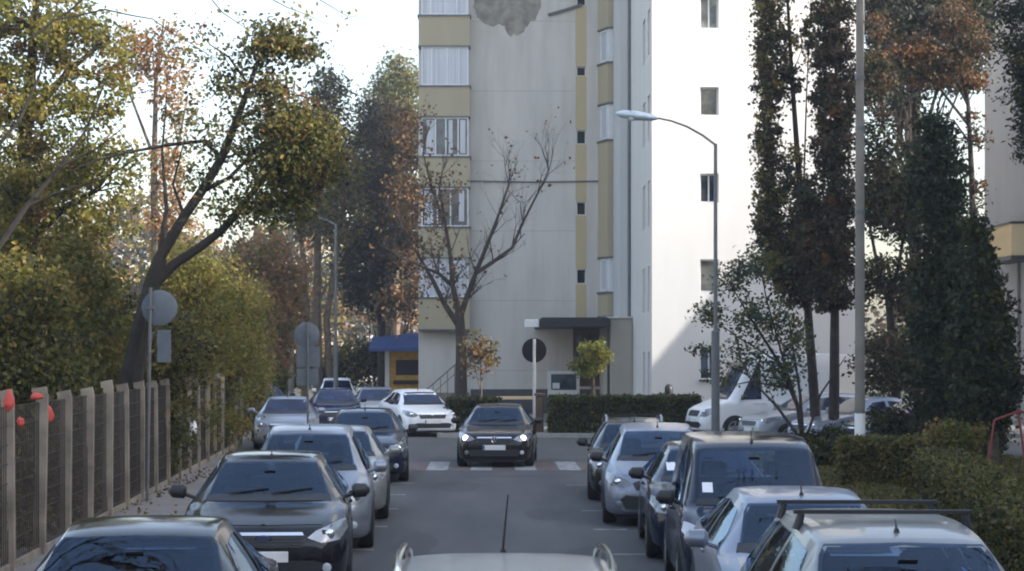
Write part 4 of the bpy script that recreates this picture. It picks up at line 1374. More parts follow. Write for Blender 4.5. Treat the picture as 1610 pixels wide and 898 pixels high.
# distant pale building behind the trees on the left
db = (-13.5, 185, 0)
dbl = empty('distant_house', db, 0, 'pale distant house glimpsed beyond the parked cars at the far left', 'building')
mb = MB()
wall(mb, (-20, 185), (1, 0), 13, 0, 6, [(2 + i * 3.4, 3.4 + i * 3.4, 1.2, 2.8) for i in range(3)] + [(2 + i * 3.4, 3.4 + i * 3.4, 4, 5.2) for i in range(3)], .2)
wall(mb, (-7, 185), (0, 1), 9, 0, 6, [], .2)
mb.build('wall', M['wall_side'], dbl, world=db)
mb = MB()
mb.add([(-20.4, 184.6, 6.002), (-6.6, 184.6, 6.002), (-6.6, 194.4, 6.002), (-20.4, 194.4, 6.002), (-17, 189.5, 8.4), (-10, 189.5, 8.4)], [(0, 1, 5, 4), (2, 3, 4, 5), (0, 4, 3), (1, 2, 5), (0, 3, 2, 1)])
mb.build('roof', M['wood_brown'], dbl, world=db)

# ------------------------------------------------------------------ fence
fA, fB = Vector((-5.15, 14.5)), Vector((-6.97, 54.6))
fu = (fB - fA).normalized()
fb = (fA.x, fA.y, 0)
fence = empty('concrete_fence', fb, 0, 'long fence of grey concrete posts with dark rusty wire mesh along the left pavement', 'fence')
flen = (fB - fA).length
step = 1.83
k = int(flen / step)
fn = Vector((-fu.y, fu.x))          # toward the garden (left)
for i in range(k + 1):
    p = fA + fu * (i * step)
    h = 2.07 + random.uniform(-.05, .05)
    lx, ly = random.uniform(-.02, .02), random.uniform(-.02, .02)
    mb = MB()
    ux, uy = Vector((fu.x, fu.y, 0)), Vector((fn.x, fn.y, 0))
    uz = Vector((lx, ly, 1)).normalized()
    P3 = Vector((p.x, p.y, 0))
    mb.obox(P3 + uz * (h / 2), ux, uy, uz, .055, .07, h / 2)
    # bent head leaning to the garden side
    mb.obox(P3 + uz * (h + .03) + uy * .03, ux, (uy - uz * .2).normalized(), (uz + uy * .2).normalized(), .058, .085, .05)
    mb.build('post', M['concrete'], fence, world=fb)
for i in range(k):
    a, b_ = fA + fu * (i * step + .057), fA + fu * ((i + 1) * step - .057)
    mb = MB()
    zt = 2.0
    nw = 15
    for j in range(nw + 1):
        q = a.lerp(b_, j / nw)
        mb.box(q.x - .006, q.x + .006, q.y - .006, q.y + .006, .2, zt)
    for j in range(9):
        z = .25 + j * (zt - .25) / 8
        mb.tube([(a.x, a.y, z), (b_.x, b_.y, z)], .007, 4)
    w_ = mb.build('mesh_panel', M['wire'], fence, world=fb)
    mb = MB()
    c = (a + b_) / 2
    mb.obox((c.x, c.y, .15), (fu.x, fu.y, 0), (fn.x, fn.y, 0), (0, 0, 1), (b_ - a).length / 2, .03, .06)
    mb.build('base_slab', M['concrete'], fence, world=fb)

# plastic bag and red plastic things on the fence
def blob(name, label, cat, c, rad, mat, seed, group=None, stretch=(1, 1, 1), taper=0):
    bm = bmesh.new()
    bmesh.ops.create_icosphere(bm, subdivisions=3, radius=1)
    for v in bm.verts:
        nzv = noise.noise(v.co * 1.8 + Vector((seed, 0, 0))) * .45 + noise.noise(v.co * 4 + Vector((0, seed, 0))) * .3
        t = 1 - taper * (v.co.z * .5 + .5)
        v.co = Vector((v.co.x * stretch[0] * t, v.co.y * stretch[1] * t, v.co.z * stretch[2])) * rad * (1 + nzv)
    me = bpy.data.meshes.new(name)
    bm.to_mesh(me)
    bm.free()
    me.materials.append(mat)
    me.polygons.foreach_set('use_smooth', [True] * len(me.polygons))
    o = bpy.data.objects.new(name, me)
    COL.objects.link(o)
    o.location = c
    return tag(o, label, cat, group)


blob('plastic_bag', 'white plastic bag snagged on the mesh of the concrete fence', 'bag', at(303, 668, 39.9), .14, M['paper'], 3, None, (.75, .35, 1.35), .6)
RG = 'red plastic bags behind the fence'
blob('red_bag', 'bright red plastic bag on top of the fence at the left picture edge', 'bag', at(14, 630, 21.5), .095, M['red_plastic'], 5, RG, (.75, .3, 1.2), .5)
blob('red_bag', 'small red plastic bag on the top wire, next to the second fence post', 'bag', at(58, 623, 23.4), .07, M['red_plastic'], 9, RG, (1.2, .4, .6), .3)
blob('red_bag', 'larger red plastic bag hanging below the top wire between two fence posts', 'bag', at(71, 652, 23.8), .10, M['red_plastic'], 13, RG, (.8, .3, 1.2), -.4)
blob('red_bag', 'faint small red bag low on the mesh by the first post', 'bag', at(32, 664, 22.2), .05, M['red_plastic'], 17, RG, (.8, .6, 1.2))


# ------------------------------------------------------------------ signs, poles, lamps
def disc(mb, c, r, th, n=28, mi=0):
    mb.lathe([(-th / 2, r - .008), (-th / 2 + .004, r), (th / 2 - .004, r), (th / 2, r - .008)], c, 'y', n, mi)


def round_sign(label, px, d, pole_top_py, cy, r, plates, dark=False, lean=0, group=None, pole='metal_grey', pr=.028):
    b0 = gbase(px, d)
    root = empty('traffic_sign', b0, 0, label, 'traffic sign', group)
    x = lambda p: (p - px) * d / F
    z = lambda p: CH - (p - VY) * d / F
    mb = MB()
    mb.tube([(-lean, 0, .0), (0, 0, z(pole_top_py))], pr, 8)
    mb.build('pole', M[pole], root, True)
    mb = MB()
    disc(mb, (0, pr + .022, 0), r, .03)
    o = mb.build('sign_disc', M['sign_dark' if dark else 'sign_back'], root, True)
    o.location = (x(cy[0]), 0, z(cy[1]))
    for (a, b_, t, bo) in plates:
        mb = MB()
        mb.bbox(x(a), x(b_), .035, .06, z(bo), z(t), .008)
        mb.build('sign_plate', M['sign_back'], root)
    mb = MB()
    mb.box(-.06, .06, -.035, .034, z(cy[1]) - .02, z(cy[1]) + .02)
    mb.build('clamp', M['metal_grey'], root)
    return root


SG = 'traffic signs seen from behind'
round_sign('round grey sign back with a small plate below, before the leaning tree', 237, 32.5, 452, (250, 484), .305, [(246, 268, 519, 570)], group=SG, lean=.06)
round_sign('round grey sign above two dark plates, beside the crossing and the parked cars', 484, 47, 508, (482, 527), .32, [(466, 503, 546, 577), (466, 500, 580, 606)], group=SG)
round_sign('black round sign back on a white pole before the grey wall', 840, 62, 533, (840, 551), .40, [], True, group=SG, pole='pole_pale', pr=.05)


def street_lamp(label, px, d, top_py, arm, head, r0, r1, mat, group, box=None):
    b0 = gbase(px, d)
    root = empty('street_lamp', b0, 0, label, 'street lamp', group)
    loc = lambda a, b_: Vector(((a - px) * d / F, 0, CH - (b_ - VY) * d / F))
    mb = MB()
    zt = loc(px, top_py).z
    mb.tube([(0, 0, 0), (0, 0, zt * .40), (0, 0, zt * .405), (0, 0, zt)], [r0, r0 * .95, r1 * 1.15, r1], 12)
    mb.build('pole', M[mat], root, True)
    mb = MB()
    mb.tube([loc(*a) for a in arm], [r1 * .7 - i * .002 for i in range(len(arm))], 8)
    mb.build('arm', M['metal_grey'], root, True)
    mb = MB()
    a, b_ = loc(*head[0]), loc(*head[1])
    mb.tube([a, a.lerp(b_, .15), a.lerp(b_, .5), a.lerp(b_, .85), b_], [.04, .09, .12, .10, .03], 10)
    hd = mb.build('lamp_head', M['lamp_head'], root, True)
    mb = MB()
    mb.tube([a.lerp(b_, .4) - Vector((0, 0, .05)), a.lerp(b_, .62) - Vector((0, 0, .07)), a.lerp(b_, .88) - Vector((0, 0, .045))], [.04, .085, .03], 10)
    mb.build('lamp_glass', M['lamp_glass'], hd, True)
    return root


LG = 'street lamps with curved arms'
street_lamp('tall street lamp with a curved arm reaching left before the sunlit white wall', 1125, 48.5, 226,
            [(1125, 228), (1105, 213), (1080, 199), (1055, 190), (1030, 185)], [(1034, 186), (968, 178)], .11, .045, 'metal_grey', LG)
street_lamp('slender street lamp with its arm reaching left, among the trees beyond the crossing', 528, 75, 352,
            [(528, 354), (515, 347), (500, 342), (480, 338), (465, 336)], [(466, 336), (425, 341)], .10, .05, 'metal_grey', LG)
b0 = gbase(1352, 41)
rt = empty('utility_pole', b0, 0, 'thick tan concrete utility pole with a white painted band, right of the road', 'utility pole')
mb = MB()
mb.tube([(0, 0, 0), (0, 0, 5), (0, 0, 12)], [.112, .10, .075], 14)
pl = mb.build('shaft', M['concrete_pole'], rt, True)
mb = MB()
zb0, zb1 = CH - (690 - VY) * 41 / F, CH - (650 - VY) * 41 / F
mb.tube([(0, 0, zb0), (0, 0, zb1)], [.114, .113], 14)
mb.build('white_band', M['white_paint'], rt, True)
for z in (5.6, 7.4, 8.5):
    mb = MB()
    mb.tube([(0, 0, z), (0, 0, z + .09)], .105, 14)
    mb.build('steel_band', M['metal_grey'], rt, True)
b0 = gbase(458, 84)
mb = MB()
mb.tube([(0, 0, 0), (0, 0, 8.8)], [.13, .09], 10)
o = mb.build('utility_pole', M['concrete_pole'], None, True)
o.location = b0
tag(o, 'pale thin pole among the far trees, left of the slender street lamp', 'utility pole')

# gate post, bin, bench by the hedges
mb = MB()
mb.bbox(-.13, .13, -.13, .13, 0, 1.15, .03)
mb.bbox(-.17, .17, -.17, .17, 1.152, 1.24, .03)
o = mb.build('gate_post', M['wood_brown'])
o.location = (1.63, 60.9, .12)
tag(o, 'square brown gate post between the two hedges at the junction', 'post')
b0 = (5.85, 61.9, .32)
rt = empty('litter_bin', b0, 0, 'small black round-topped bin standing up behind the hedge by the white wall', 'bin')
mb = MB()
mb.tube([(0, 0, -.2), (0, 0, 1.0)], .03, 8)
mb.build('post', M['black_trim'], rt, True)
mb = MB()
mb.lathe([(.88, .05), (.9, .11), (1.1, .14), (1.22, .13), (1.29, .08), (1.31, .02)], (0, 0, 0), 'z', 16)
mb.build('body', M['black_trim'], rt, True)
b0 = (1.0, 62.3, .12)
rt = empty('bench', b0, 0, 'pale slatted bench between the short hedge and the brown gate post', 'bench')
mb = MB()
mb.bbox(-.75, .75, -.2, .2, .43, .48, .01)
mb.build('seat', M['ochre_pale'], rt)
mb = MB()
mb.bbox(-.75, .75, .2, .24, 1.0, 1.1, .01)
mb.build('backrest', M['ochre_pale'], rt)
for s in (-.6, .6):
    mb = MB()
    mb.box(s - .03, s + .03, -.18, .19, 0, .428)
    mb.box(s - .03, s + .03, .241, .28, .0, 1.0)
    mb.build('leg', M['black_trim'], rt)
# red metal frame (clothes or play frame) by the thujas
b0 = gbase(1575, 39)
rt = empty('garden_frame', b0, 0, 'red painted metal frame leaning among the plants at the right edge', 'frame')
mb = MB()
mb.tube([(-.32, 0, .1), (-.15, 0, 1.25)], .024, 8)
mb.build('leg', M['red_dull'], rt, True)
mb = MB()
mb.tube([(.6, .3, .1), (.42, .3, 1.42)], .024, 8)
mb.build('leg', M['red_dull'], rt, True)
mb = MB()
mb.tube([(-.15, 0, 1.25), (.42, .3, 1.42), (.9, .4, 1.35)], .024, 8)
mb.build('top_bar', M['red_dull'], rt, True)


# ------------------------------------------------------------------ cars
def pchip(keys):
    xs = [k[0] for k in keys]
    ys = [k[1] for k in keys]
    n = len(xs)
    h = [xs[i + 1] - xs[i] for i in range(n - 1)]
    dl = [(ys[i + 1] - ys[i]) / h[i] for i in range(n - 1)]
    m = [0.0] * n
    m[0], m[-1] = dl[0], dl[-1]
    for i in range(1, n - 1):
        if dl[i - 1] * dl[i] <= 0:
            m[i] = 0
        else:
            w1, w2 = 2 * h[i] + h[i - 1], h[i] + 2 * h[i - 1]
            m[i] = (w1 + w2) / (w1 / dl[i - 1] + w2 / dl[i])

    def f(x):
        if x <= xs[0]:
            return ys[0]
        if x >= xs[-1]:
            return ys[-1]
        i = 0
        while x > xs[i + 1]:
            i += 1
        t = (x - xs[i]) / h[i]
        return ((2 * t ** 3 - 3 * t ** 2 + 1) * ys[i] + (t ** 3 - 2 * t ** 2 + t) * h[i] * m[i] +
                (-2 * t ** 3 + 3 * t ** 2) * ys[i + 1] + (t ** 3 - t ** 2) * h[i] * m[i + 1])
    return f


STYLES = {
    'hatch': dict(prof=[(0, .40), (.006, .46), (.02, .515), (.05, .55), (.15, .62), (.255, .675), (.43, .955), (.50, .99), (.58, 1.0), (.72, .985), (.86, .93), (.955, .70), (.985, .60), (1, .50)],
                  uc=.255, uh=.43, ur=.86, ut=.955, belt=[(0, .40), (.25, .645), (.6, .665), (.9, .70), (1, .6)], roof=.62, roofr=.57),
    'sedan': dict(prof=[(0, .40), (.006, .46), (.02, .52), (.05, .56), (.15, .63), (.27, .685), (.44, .965), (.52, .995), (.58, 1.0), (.68, .98), (.76, .93), (.87, .735), (.96, .70), (.985, .62), (1, .50)],
                  uc=.27, uh=.44, ur=.755, ut=.87, belt=[(0, .40), (.25, .645), (.6, .665), (.85, .685), (1, .6)], roof=.62, roofr=.56),
    'wagon': dict(prof=[(0, .38), (.006, .44), (.02, .49), (.05, .53), (.15, .60), (.265, .655), (.42, .955), (.50, .985), (.60, 1.0), (.80, .99), (.93, .955), (.985, .68), (.995, .56), (1, .46)],
                  uc=.265, uh=.42, ur=.93, ut=.985, belt=[(0, .40), (.25, .625), (.6, .64), (.95, .66), (1, .6)], roof=.63, roofr=.6),
    'mpv': dict(prof=[(0, .36), (.006, .42), (.02, .48), (.05, .53), (.13, .595), (.21, .65), (.40, .95), (.48, .985), (.58, 1.0), (.78, .985), (.91, .94), (.975, .64), (.992, .54), (1, .44)],
                uc=.21, uh=.40, ur=.91, ut=.975, belt=[(0, .36), (.2, .585), (.6, .61), (.95, .64), (1, .55)], roof=.63, roofr=.6),
    'boxvan': dict(prof=[(0, .34), (.006, .40), (.02, .455), (.05, .495), (.12, .545), (.205, .595), (.355, .945), (.43, .985), (.55, 1.0), (.80, .998), (.965, .975), (.99, .62), (.997, .5), (1, .42)],
                   uc=.205, uh=.355, ur=.965, ut=.99, belt=[(0, .34), (.2, .555), (.6, .57), (.95, .58), (1, .5)], roof=.74, roofr=.72),
    'bigvan': dict(prof=[(0, .26), (.006, .30), (.02, .345), (.05, .385), (.10, .425), (.155, .47), (.30, .925), (.36, .975), (.48, 1.0), (.80, 1.0), (.975, .985), (.99, .6), (.997, .45), (1, .35)],
                   uc=.155, uh=.30, ur=.975, ut=.99, belt=[(0, .26), (.15, .45), (.6, .46), (.95, .46), (1, .4)], roof=.78, roofr=.78),
}
PLAN = pchip([(0, .70), (.008, .78), (.03, .87), (.07, .94), (.14, .985), (.28, 1.0), (.75, 1.0), (.9, .97), (.97, .90), (1, .78)])


def make_car(name, label, cat, x, front, L, W, H, style, mat, yaw=0, away=False, group=None, rails=None, bars=0, lit=0,
             badge=None, antenna=True, detail=2, grille='bar', sticker=False, seed=0, frontx=True, trim=False, height0=0.0,
             antenna_len=.13):
    st = STYLES[style]
    top_f, belt_f = pchip(st['prof']), pchip(st['belt'])
    uc, uh, ur, ut = st['uc'], st['uh'], st['ur'], st['ut']
    w2 = W / 2
    wt_f = pchip([(0, .60), (.02, .72), (.06, .78), (uc * .7, .80), (uc, .78), (uh, st['roof']), ((uh + ur) / 2, st['roof'] + .015), (ur, st['roofr']), (ut, .70), (1, .66)])
    zs = .19 if style != 'bigvan' else .27

    def section(u):
        w = w2 * PLAN(u)
        zt = top_f(u) * H
        zb = min(belt_f(u) * H, zt - .035)
        cab = max(0, min(1, (u - uc) / (uh - uc))) if u < uh else max(0, min(1, (1.0 - u) / (1.0 - ur + 1e-6)))
        e = min(.022 + .038 * cab, (zt - zb) * .55)
        wt = min(wt_f(u) * w2, .93 * w)
        ze = zt - e
        wb = .945 * w
        z0 = zs + (.05 if u < .02 or u > .98 else 0)
        zm = z0 + (zb - z0) * .45
        zsh = zb - min(.11, (zb - z0) * .25)
        return [(0, z0), (.6 * w, z0), (.93 * w, z0 + .005), (.985 * w, z0 + .07), (1.0 * w, zm), (.988 * w, zsh), (wb, zb),
                (wb + (wt - wb) * .5 + .01 * cab, zb + (ze - zb) * .5), (wt, ze), (wt * .92, zt - e * .35), (wt * .55, zt - e * .07), (0, zt)]

    us = sorted(set([0, .003, .006, .012, .02, .032, .05, .07, .10, .14, .18, .22, uc - .015, uc, uc + .02, uh - .02, uh, uh + .02, ur - .02, ur, ur + .015, ut - .01, ut, .97, .98, .988, .994, .998, 1.0]
                    + [i / 26 for i in range(27)]))
    us = [u for i, u in enumerate(us) if i == 0 or u - us[i - 1] > .0015]
    mb = MB()
    rings = []
    for u in us:
        s = section(u)
        # light smoothing of the half section
        fine = []
        for i in range(len(s) - 1):
            p0, p1, p2, p3 = s[max(0, i - 1)], s[i], s[i + 1], s[min(len(s) - 1, i + 2)]
            for t in (0, .5):
                q = []
                for a in (0, 1):
                    lin = p1[a] + (p2[a] - p1[a]) * t
                    crv = .5 * (2 * p1[a] + (-p0[a] + p2[a]) * t + (2 * p0[a] - 5 * p1[a] + 4 * p2[a] - p3[a]) * t * t + (-p0[a] + 3 * p1[a] - 3 * p2[a] + p3[a]) * t ** 3)
                    q.append(lin * .45 + crv * .55)
                fine.append(tuple(q))
        fine.append(s[-1])
        ring = [(a, b_) for a, b_ in fine] + [(-a, b_) for a, b_ in reversed(fine[1:-1])]
        rings.append([(a, u * L - L / 2, b_) for a, b_ in ring])
    k = len(rings[0])
    vs = [p for r in rings for p in r]
    fs = []
    for i in range(len(rings) - 1):
        for j in range(k):
            j2 = (j + 1) % k
            fs.append((i * k + j, i * k + j2, (i + 1) * k + j2, (i + 1) * k + j))
    fs.append(tuple(range(k)))
    fs.append(tuple((len(rings) - 1) * k + j for j in reversed(range(k))))
    mb.add(vs, fs)
    bvh = BVHTree.FromPolygons([Vector(v) for v in vs], fs)

    ang = R(yaw) + (PI if away else 0)
    rot = Matrix.Rotation(ang, 3, 'Z')
    fr_ = Vector((x, front, height0))
    cloc = fr_ - rot @ Vector((0, -L / 2 if not away else L / 2, 0))
    root = empty(name, cloc, ang, label, cat, group)
    body = mb.build('body', mat, root, True)

    def patch(nm, poly, view, mtl, parent=None, off=.006, depth=.02, grid=.07, smooth=True):
        ax = {'front': (Vector((0, 1, 0)), lambda p: Vector((p[0], -L, p[1]))), 'back': (Vector((0, -1, 0)), lambda p: Vector((p[0], L, p[1]))),
              'right': (Vector((-1, 0, 0)), lambda p: Vector((4, p[0], p[1]))), 'left': (Vector((1, 0, 0)), lambda p: Vector((-4, p[0], p[1]))),
              'top': (Vector((0, 0, -1)), lambda p: Vector((p[0], p[1], 5)))}[view]
        bm = bmesh.new()
        vv = [bm.verts.new((p[0], p[1], 0)) for p in poly]
        bm.faces.new(vv)
        xs_, ys_ = [p[0] for p in poly], [p[1] for p in poly]
        for lo, hi, nrm in ((min(xs_), max(xs_), (1, 0, 0)), (min(ys_), max(ys_), (0, 1, 0))):
            m_ = max(1, int((hi - lo) / grid))
            for i in range(1, m_):
                c = lo + (hi - lo) * i / m_
                bmesh.ops.bisect_plane(bm, geom=bm.verts[:] + bm.edges[:] + bm.faces[:], plane_co=(c, 0, 0) if nrm[0] else (0, c, 0), plane_no=nrm)
        nn = {}
        for v in bm.verts:
            org = ax[1]((v.co.x, v.co.y))
            loc, nr, idx, ds = bvh.ray_cast(org, ax[0])
            if loc is None:
                loc, nr, idx, ds = bvh.find_nearest(org + ax[0] * (L * .52 if view in ('front', 'back') else 3))
            if nr.dot(ax[0]) > 0:
                nr = -nr
            nr = (nr * .6 - ax[0] * .4).normalized()
            v.co = loc + nr * off
            nn[v] = nr
        bd = [e for e in bm.edges if len(e.link_faces) == 1]
        ret = bmesh.ops.extrude_edge_only(bm, edges=bd)
        newv = [g_ for g_ in ret['geom'] if isinstance(g_, bmesh.types.BMVert)]
        old = list(nn.keys())
        for v in newv:
            o_ = min(old, key=lambda q: (q.co - v.co).length_squared)
            v.co = v.co - nn[o_] * depth
        bmesh.ops.recalc_face_normals(bm, faces=bm.faces)
        me = bpy.data.meshes.new(nm)
        bm.to_mesh(me)
        bm.free()
        me.materials.append(mtl)
        if smooth:
            me.polygons.foreach_set('use_smooth', [True] * len(me.polygons))
            me.set_sharp_from_angle(angle=R(40))
        ob = bpy.data.objects.new(nm, me)
        COL.objects.link(ob)
        ob.parent = parent or root
        return ob

    cuts = []
    GM = M['seethrough'] if (detail >= 2 and style != 'bigvan') else M['carglass']
    mir = lambda poly: [(-a, b_) for a, b_ in reversed(poly)]
    Y = lambda u: u * L - L / 2
    zc, zh = top_f(uc) * H, top_f(uh) * H
    wc, wh = wt_f(uc) * w2, wt_f(uh) * w2
    # windscreen and dark cowl
    zlo, zhi = zc + .045, zh - .035
    f = lambda z: wc + (wh - wc) * (z - zc) / (zh - zc)
    ws = [(-f(zlo) * .93, zlo), (-.3 * wc, zlo - .012), (.3 * wc, zlo - .012), (f(zlo) * .93, zlo), (f(zhi - .05) * .945, zhi - .06), (f(zhi) * .89, zhi), (0, zhi + .012), (-f(zhi) * .89, zhi), (-f(zhi - .05) * .945, zhi - .06)]
    wsc = patch('windscreen', ws, 'front', GM, grid=.09)
    cuts.append((ws, 'front'))
    cw = [(-f(zc) * .97, zc - .008), (f(zc) * .97, zc - .008), (f(zlo) * .95, zlo + .012), (-f(zlo) * .95, zlo + .012)]
    patch('cowl', cw, 'front', M['black_trim'], off=.008, grid=.12)
    if detail >= 2:
        for sx_ in (-.62, .05):
            mb = MB()
            pts = []
            for t in (0, .35, .7, 1):
                px_ = (sx_ + .62 * t) * wc
                zz_ = zlo + .015 + .05 * t
                loc, nr, _, _ = bvh.ray_cast(Vector((px_, -L, zz_)), Vector((0, 1, 0)))
                pts.append(loc + Vector((0, -.022, .012)))
            mb.tube(pts, .010, 5)
            mb.build('wiper', M['black_trim'], root)
        # rear view mirror seen through the glass top, sun strip
        mb = MB()
        loc, nr, _, _ = bvh.ray_cast(Vector((0, -L, zhi - .09)), Vector((0, 1, 0)))
        mb.obox(loc + Vector((0, -.004, 0)), (1, 0, 0), (0, .8, .6), (0, -.6, .8), .06, .004, .02)
        mb.build('interior_mirror', M['black_trim'], wsc)
    if sticker:
        patch('sticker', [(-f(zlo) * .86, zlo + .07), (-f(zlo) * .86 + .11, zlo + .07), (-f(zlo) * .86 + .11, zlo + .17), (-f(zlo) * .86, zlo + .17)], 'front', M['paper'], wsc, off=.012)
    # rear window
    zr0, zr1 = top_f(ut) * H + .04, top_f(ur) * H - .05
    wr0, wr1 = wt_f(ut) * w2 * .86, wt_f(ur) * w2 * .86
    if style not in ('bigvan',):
        rwp = [(-wr0, zr0), (wr0, zr0), (wr1, zr1), (-wr1, zr1)]
        patch('rear_window', rwp, 'back', GM, grid=.12)
        cuts.append((rwp, 'back'))
    # side windows: lower edge on the belt, front edge along the windscreen pillar
    zbf = lambda u: belt_f(u) * H + .03
    ztf = lambda u: top_f(u) * H - .105
    u_at = lambda z: uc + (uh - uc) * (z - zc) / (zh - zc)
    u0 = max(uc + .07, u_at(zbf(uc + .07)) + .055)
    um = uh + (ur - uh) * .34 if style not in ('bigvan',) else .36
    uend = {'hatch': ur - .02, 'sedan': ur - .02, 'wagon': ur - .02, 'mpv': ur - .03, 'boxvan': .60, 'bigvan': .36}[style]
    utp = u_at(ztf(uh)) + .055
    fwin = [(Y(u0), zbf(u0)), (Y(um - .012), zbf(um)), (Y(um - .012), ztf(um)), (Y(max(utp, uh)), ztf(max(utp, uh)))]
    polys = [fwin]
    if style != 'bigvan':
        um2 = uend if style in ('hatch', 'sedan', 'boxvan') else um + (uend - um) * .58
        polys.append([(Y(um + .012), zbf(um)), (Y(um2), zbf(um2)), (Y(um2 - .01), ztf(um2) + .02), (Y(um + .012), ztf(um))])
        if style in ('wagon', 'mpv'):
            polys.append([(Y(um2 + .02), zbf(um2)), (Y(uend), zbf(uend) + .05), (Y(uend - .025), ztf(uend) + .02), (Y(um2 + .01), ztf(um2) + .02)])
    for pl_ in polys:
        for vw in ('left', 'right'):
            patch('side_window', pl_, vw, GM, grid=.16)
            cuts.append((pl_, vw))
    if GM is M['seethrough']:
        bm = bmesh.new()
        bm.from_mesh(body.data)
        for pl_, vw in cuts:
            ia, ib_, vd = {'front': (0, 2, Vector((0, -1, 0))), 'back': (0, 2, Vector((0, 1, 0))), 'left': (1, 2, Vector((-1, 0, 0))), 'right': (1, 2, Vector((1, 0, 0)))}[vw]
            cx_ = sum(p[0] for p in pl_) / len(pl_)
            cy_ = sum(p[1] for p in pl_) / len(pl_)
            q = []
            for p in pl_:                       # glass overlaps the opening all round
                dx, dy = cx_ - p[0], cy_ - p[1]
                ln_ = math.hypot(dx, dy) + 1e-9
                q.append((p[0] + dx / ln_ * .022, p[1] + dy / ln_ * .022))
            x0_, x1_ = min(p[0] for p in q), max(p[0] for p in q)
            y0_, y1_ = min(p[1] for p in q), max(p[1] for p in q)

            def near(f):
                if f.normal.dot(vd) < .12:
                    return False
                us_ = [v.co[ia] for v in f.verts]
                vs_ = [v.co[ib_] for v in f.verts]
                if vw == 'front' and f.calc_center_median().y > Y(uh + .05):
                    return False
                if vw == 'back' and f.calc_center_median().y < Y(ur - .05):
                    return False
                return max(us_) > x0_ and min(us_) < x1_ and max(vs_) > y0_ and min(vs_) < y1_
            area = sum(q[i][0] * q[(i + 1) % len(q)][1] - q[(i + 1) % len(q)][0] * q[i][1] for i in range(len(q)))
            for i in range(len(q)):
                a, b_ = q[i], q[(i + 1) % len(q)]
                fs_ = [f for f in bm.faces if near(f)]
                gm_ = list({e for f in fs_ for e in f.edges}) + list({v for f in fs_ for v in f.verts}) + fs_
                pc, pn = Vector((0, 0, 0)), Vector((0, 0, 0))
                pc[ia], pc[ib_] = a
                pn[ia], pn[ib_] = (b_[1] - a[1]), -(b_[0] - a[0])
                bmesh.ops.bisect_plane(bm, geom=gm_, plane_co=pc, plane_no=pn.normalized(), dist=1e-5)
            dead = []
            for f in bm.faces:
                if not near(f):
                    continue
                c = f.calc_center_median()
                if all(((q[(i + 1) % len(q)][0] - q[i][0]) * (c[ib_] - q[i][1]) - (q[(i + 1) % len(q)][1] - q[i][1]) * (c[ia] - q[i][0])) * area > 0 for i in range(len(q))):
                    dead.append(f)
            bmesh.ops.delete(bm, geom=dead, context='FACES')
        bm.to_mesh(body.data)
        bm.free()
        body.data.polygons.foreach_set('use_smooth', [True] * len(body.data.polygons))
        body.data.set_sharp_from_angle(angle=R(38))
        # what one sees inside: dashboard, wheel, seats
        mb = MB()
        mb.bbox(-w2 * .80, w2 * .80, Y(uc + .035), Y(uc + .10), zs + .1, zc - .03, .03)
        mb.build('dashboard', M['dash'], root)
        uf = uh + .10
        for sx_ in (-1, 1):
            cxs = sx_ * w2 * .42
            for (uu, wd_, hh_) in ((uf, .235, .80 * H), (min(ur - .08, uf + .20), .24, .78 * H)):
                mb = MB()
                mb.bbox(cxs - wd_, cxs + wd_, Y(uu), Y(uu) + .13, zs + .12, hh_ - .14, .05)
                st_ = mb.build('seat', M['seat'], root)
                mb = MB()
                mb.bbox(cxs - .12, cxs + .12, Y(uu) + .01, Y(uu) + .10, hh_ - .11, hh_ + .05, .03)
                mb.build('headrest', M['seat'], st_)
        mb = MB()
        cw_ = Vector((w2 * .42, Y(uc + .12), zc - .06))
        rg = [cw_ + Vector((.17 * math.cos(2 * PI * i / 18), .06 * math.sin(2 * PI * i / 18), .16 * math.sin(2 * PI * i / 18))) for i in range(19)]
        mb.tube(rg, .014, 6)
        mb.build('steering_wheel', M['dash'], root, True)
    # bonnet shut line panel
    if detail >= 2 and style != 'bigvan':
        ub0, ub1 = .045, uc - .03
        wb0, wb1 = wt_f(ub0) * w2 * .86, wt_f(ub1) * w2 * .97
        patch('bonnet', [(-wb0, Y(ub0)), (0, Y(ub0) - .03), (wb0, Y(ub0)), (wb1 * 1.0, Y(.14)), (wb1, Y(ub1)), (-wb1, Y(ub1)), (-wb1 * 1.0, Y(.14))], 'top', mat, off=.006, depth=.012, grid=.10)
    # front: lamps, grille, lower intake, plate
    zle = top_f(.03) * H                     # leading edge
    zf = lambda q: zs + .05 + (zle - zs - .05) * q
    hl_poly = [(.50 * w2, zf(.80)), (.66 * w2, zf(.70)), (.86 * w2, zf(.74)), (.955 * w2, zf(.93)), (.93 * w2, zf(1.10)), (.80 * w2, zf(1.05)), (.60 * w2, zf(.93))]
    if style == 'bigvan':
        hl_poly = [(.62 * w2, zf(.62)), (.85 * w2, zf(.62)), (.93 * w2, zf(.8)), (.92 * w2, zf(1.1)), (.75 * w2, zf(.98))]
    for sgn, pl_ in ((1, hl_poly), (-1, mir(hl_poly))):
        h_ = patch('headlight', pl_, 'front', M['lens'], off=.010, depth=.03, grid=.06)
        if detail >= 1:
            cx_, cz_ = sgn * .75 * w2, zf(.86)
            mb = MB()
            loc, nr, _, _ = bvh.ray_cast(Vector((cx_, -L, cz_)), Vector((0, 1, 0)))
            is_lit = lit == 2 or (lit == 1 and sgn > 0) or (lit == -1 and sgn < 0)
            rr_ = .062 if is_lit else .055
            mb.lathe([(0, rr_), (-.016, rr_ * .92), (-.028, rr_ * .5)], (loc.x, loc.y - .005, loc.z), 'y', 14)
            mb.build('bulb', M['lit'] if is_lit else M['chrome'], h_, True)
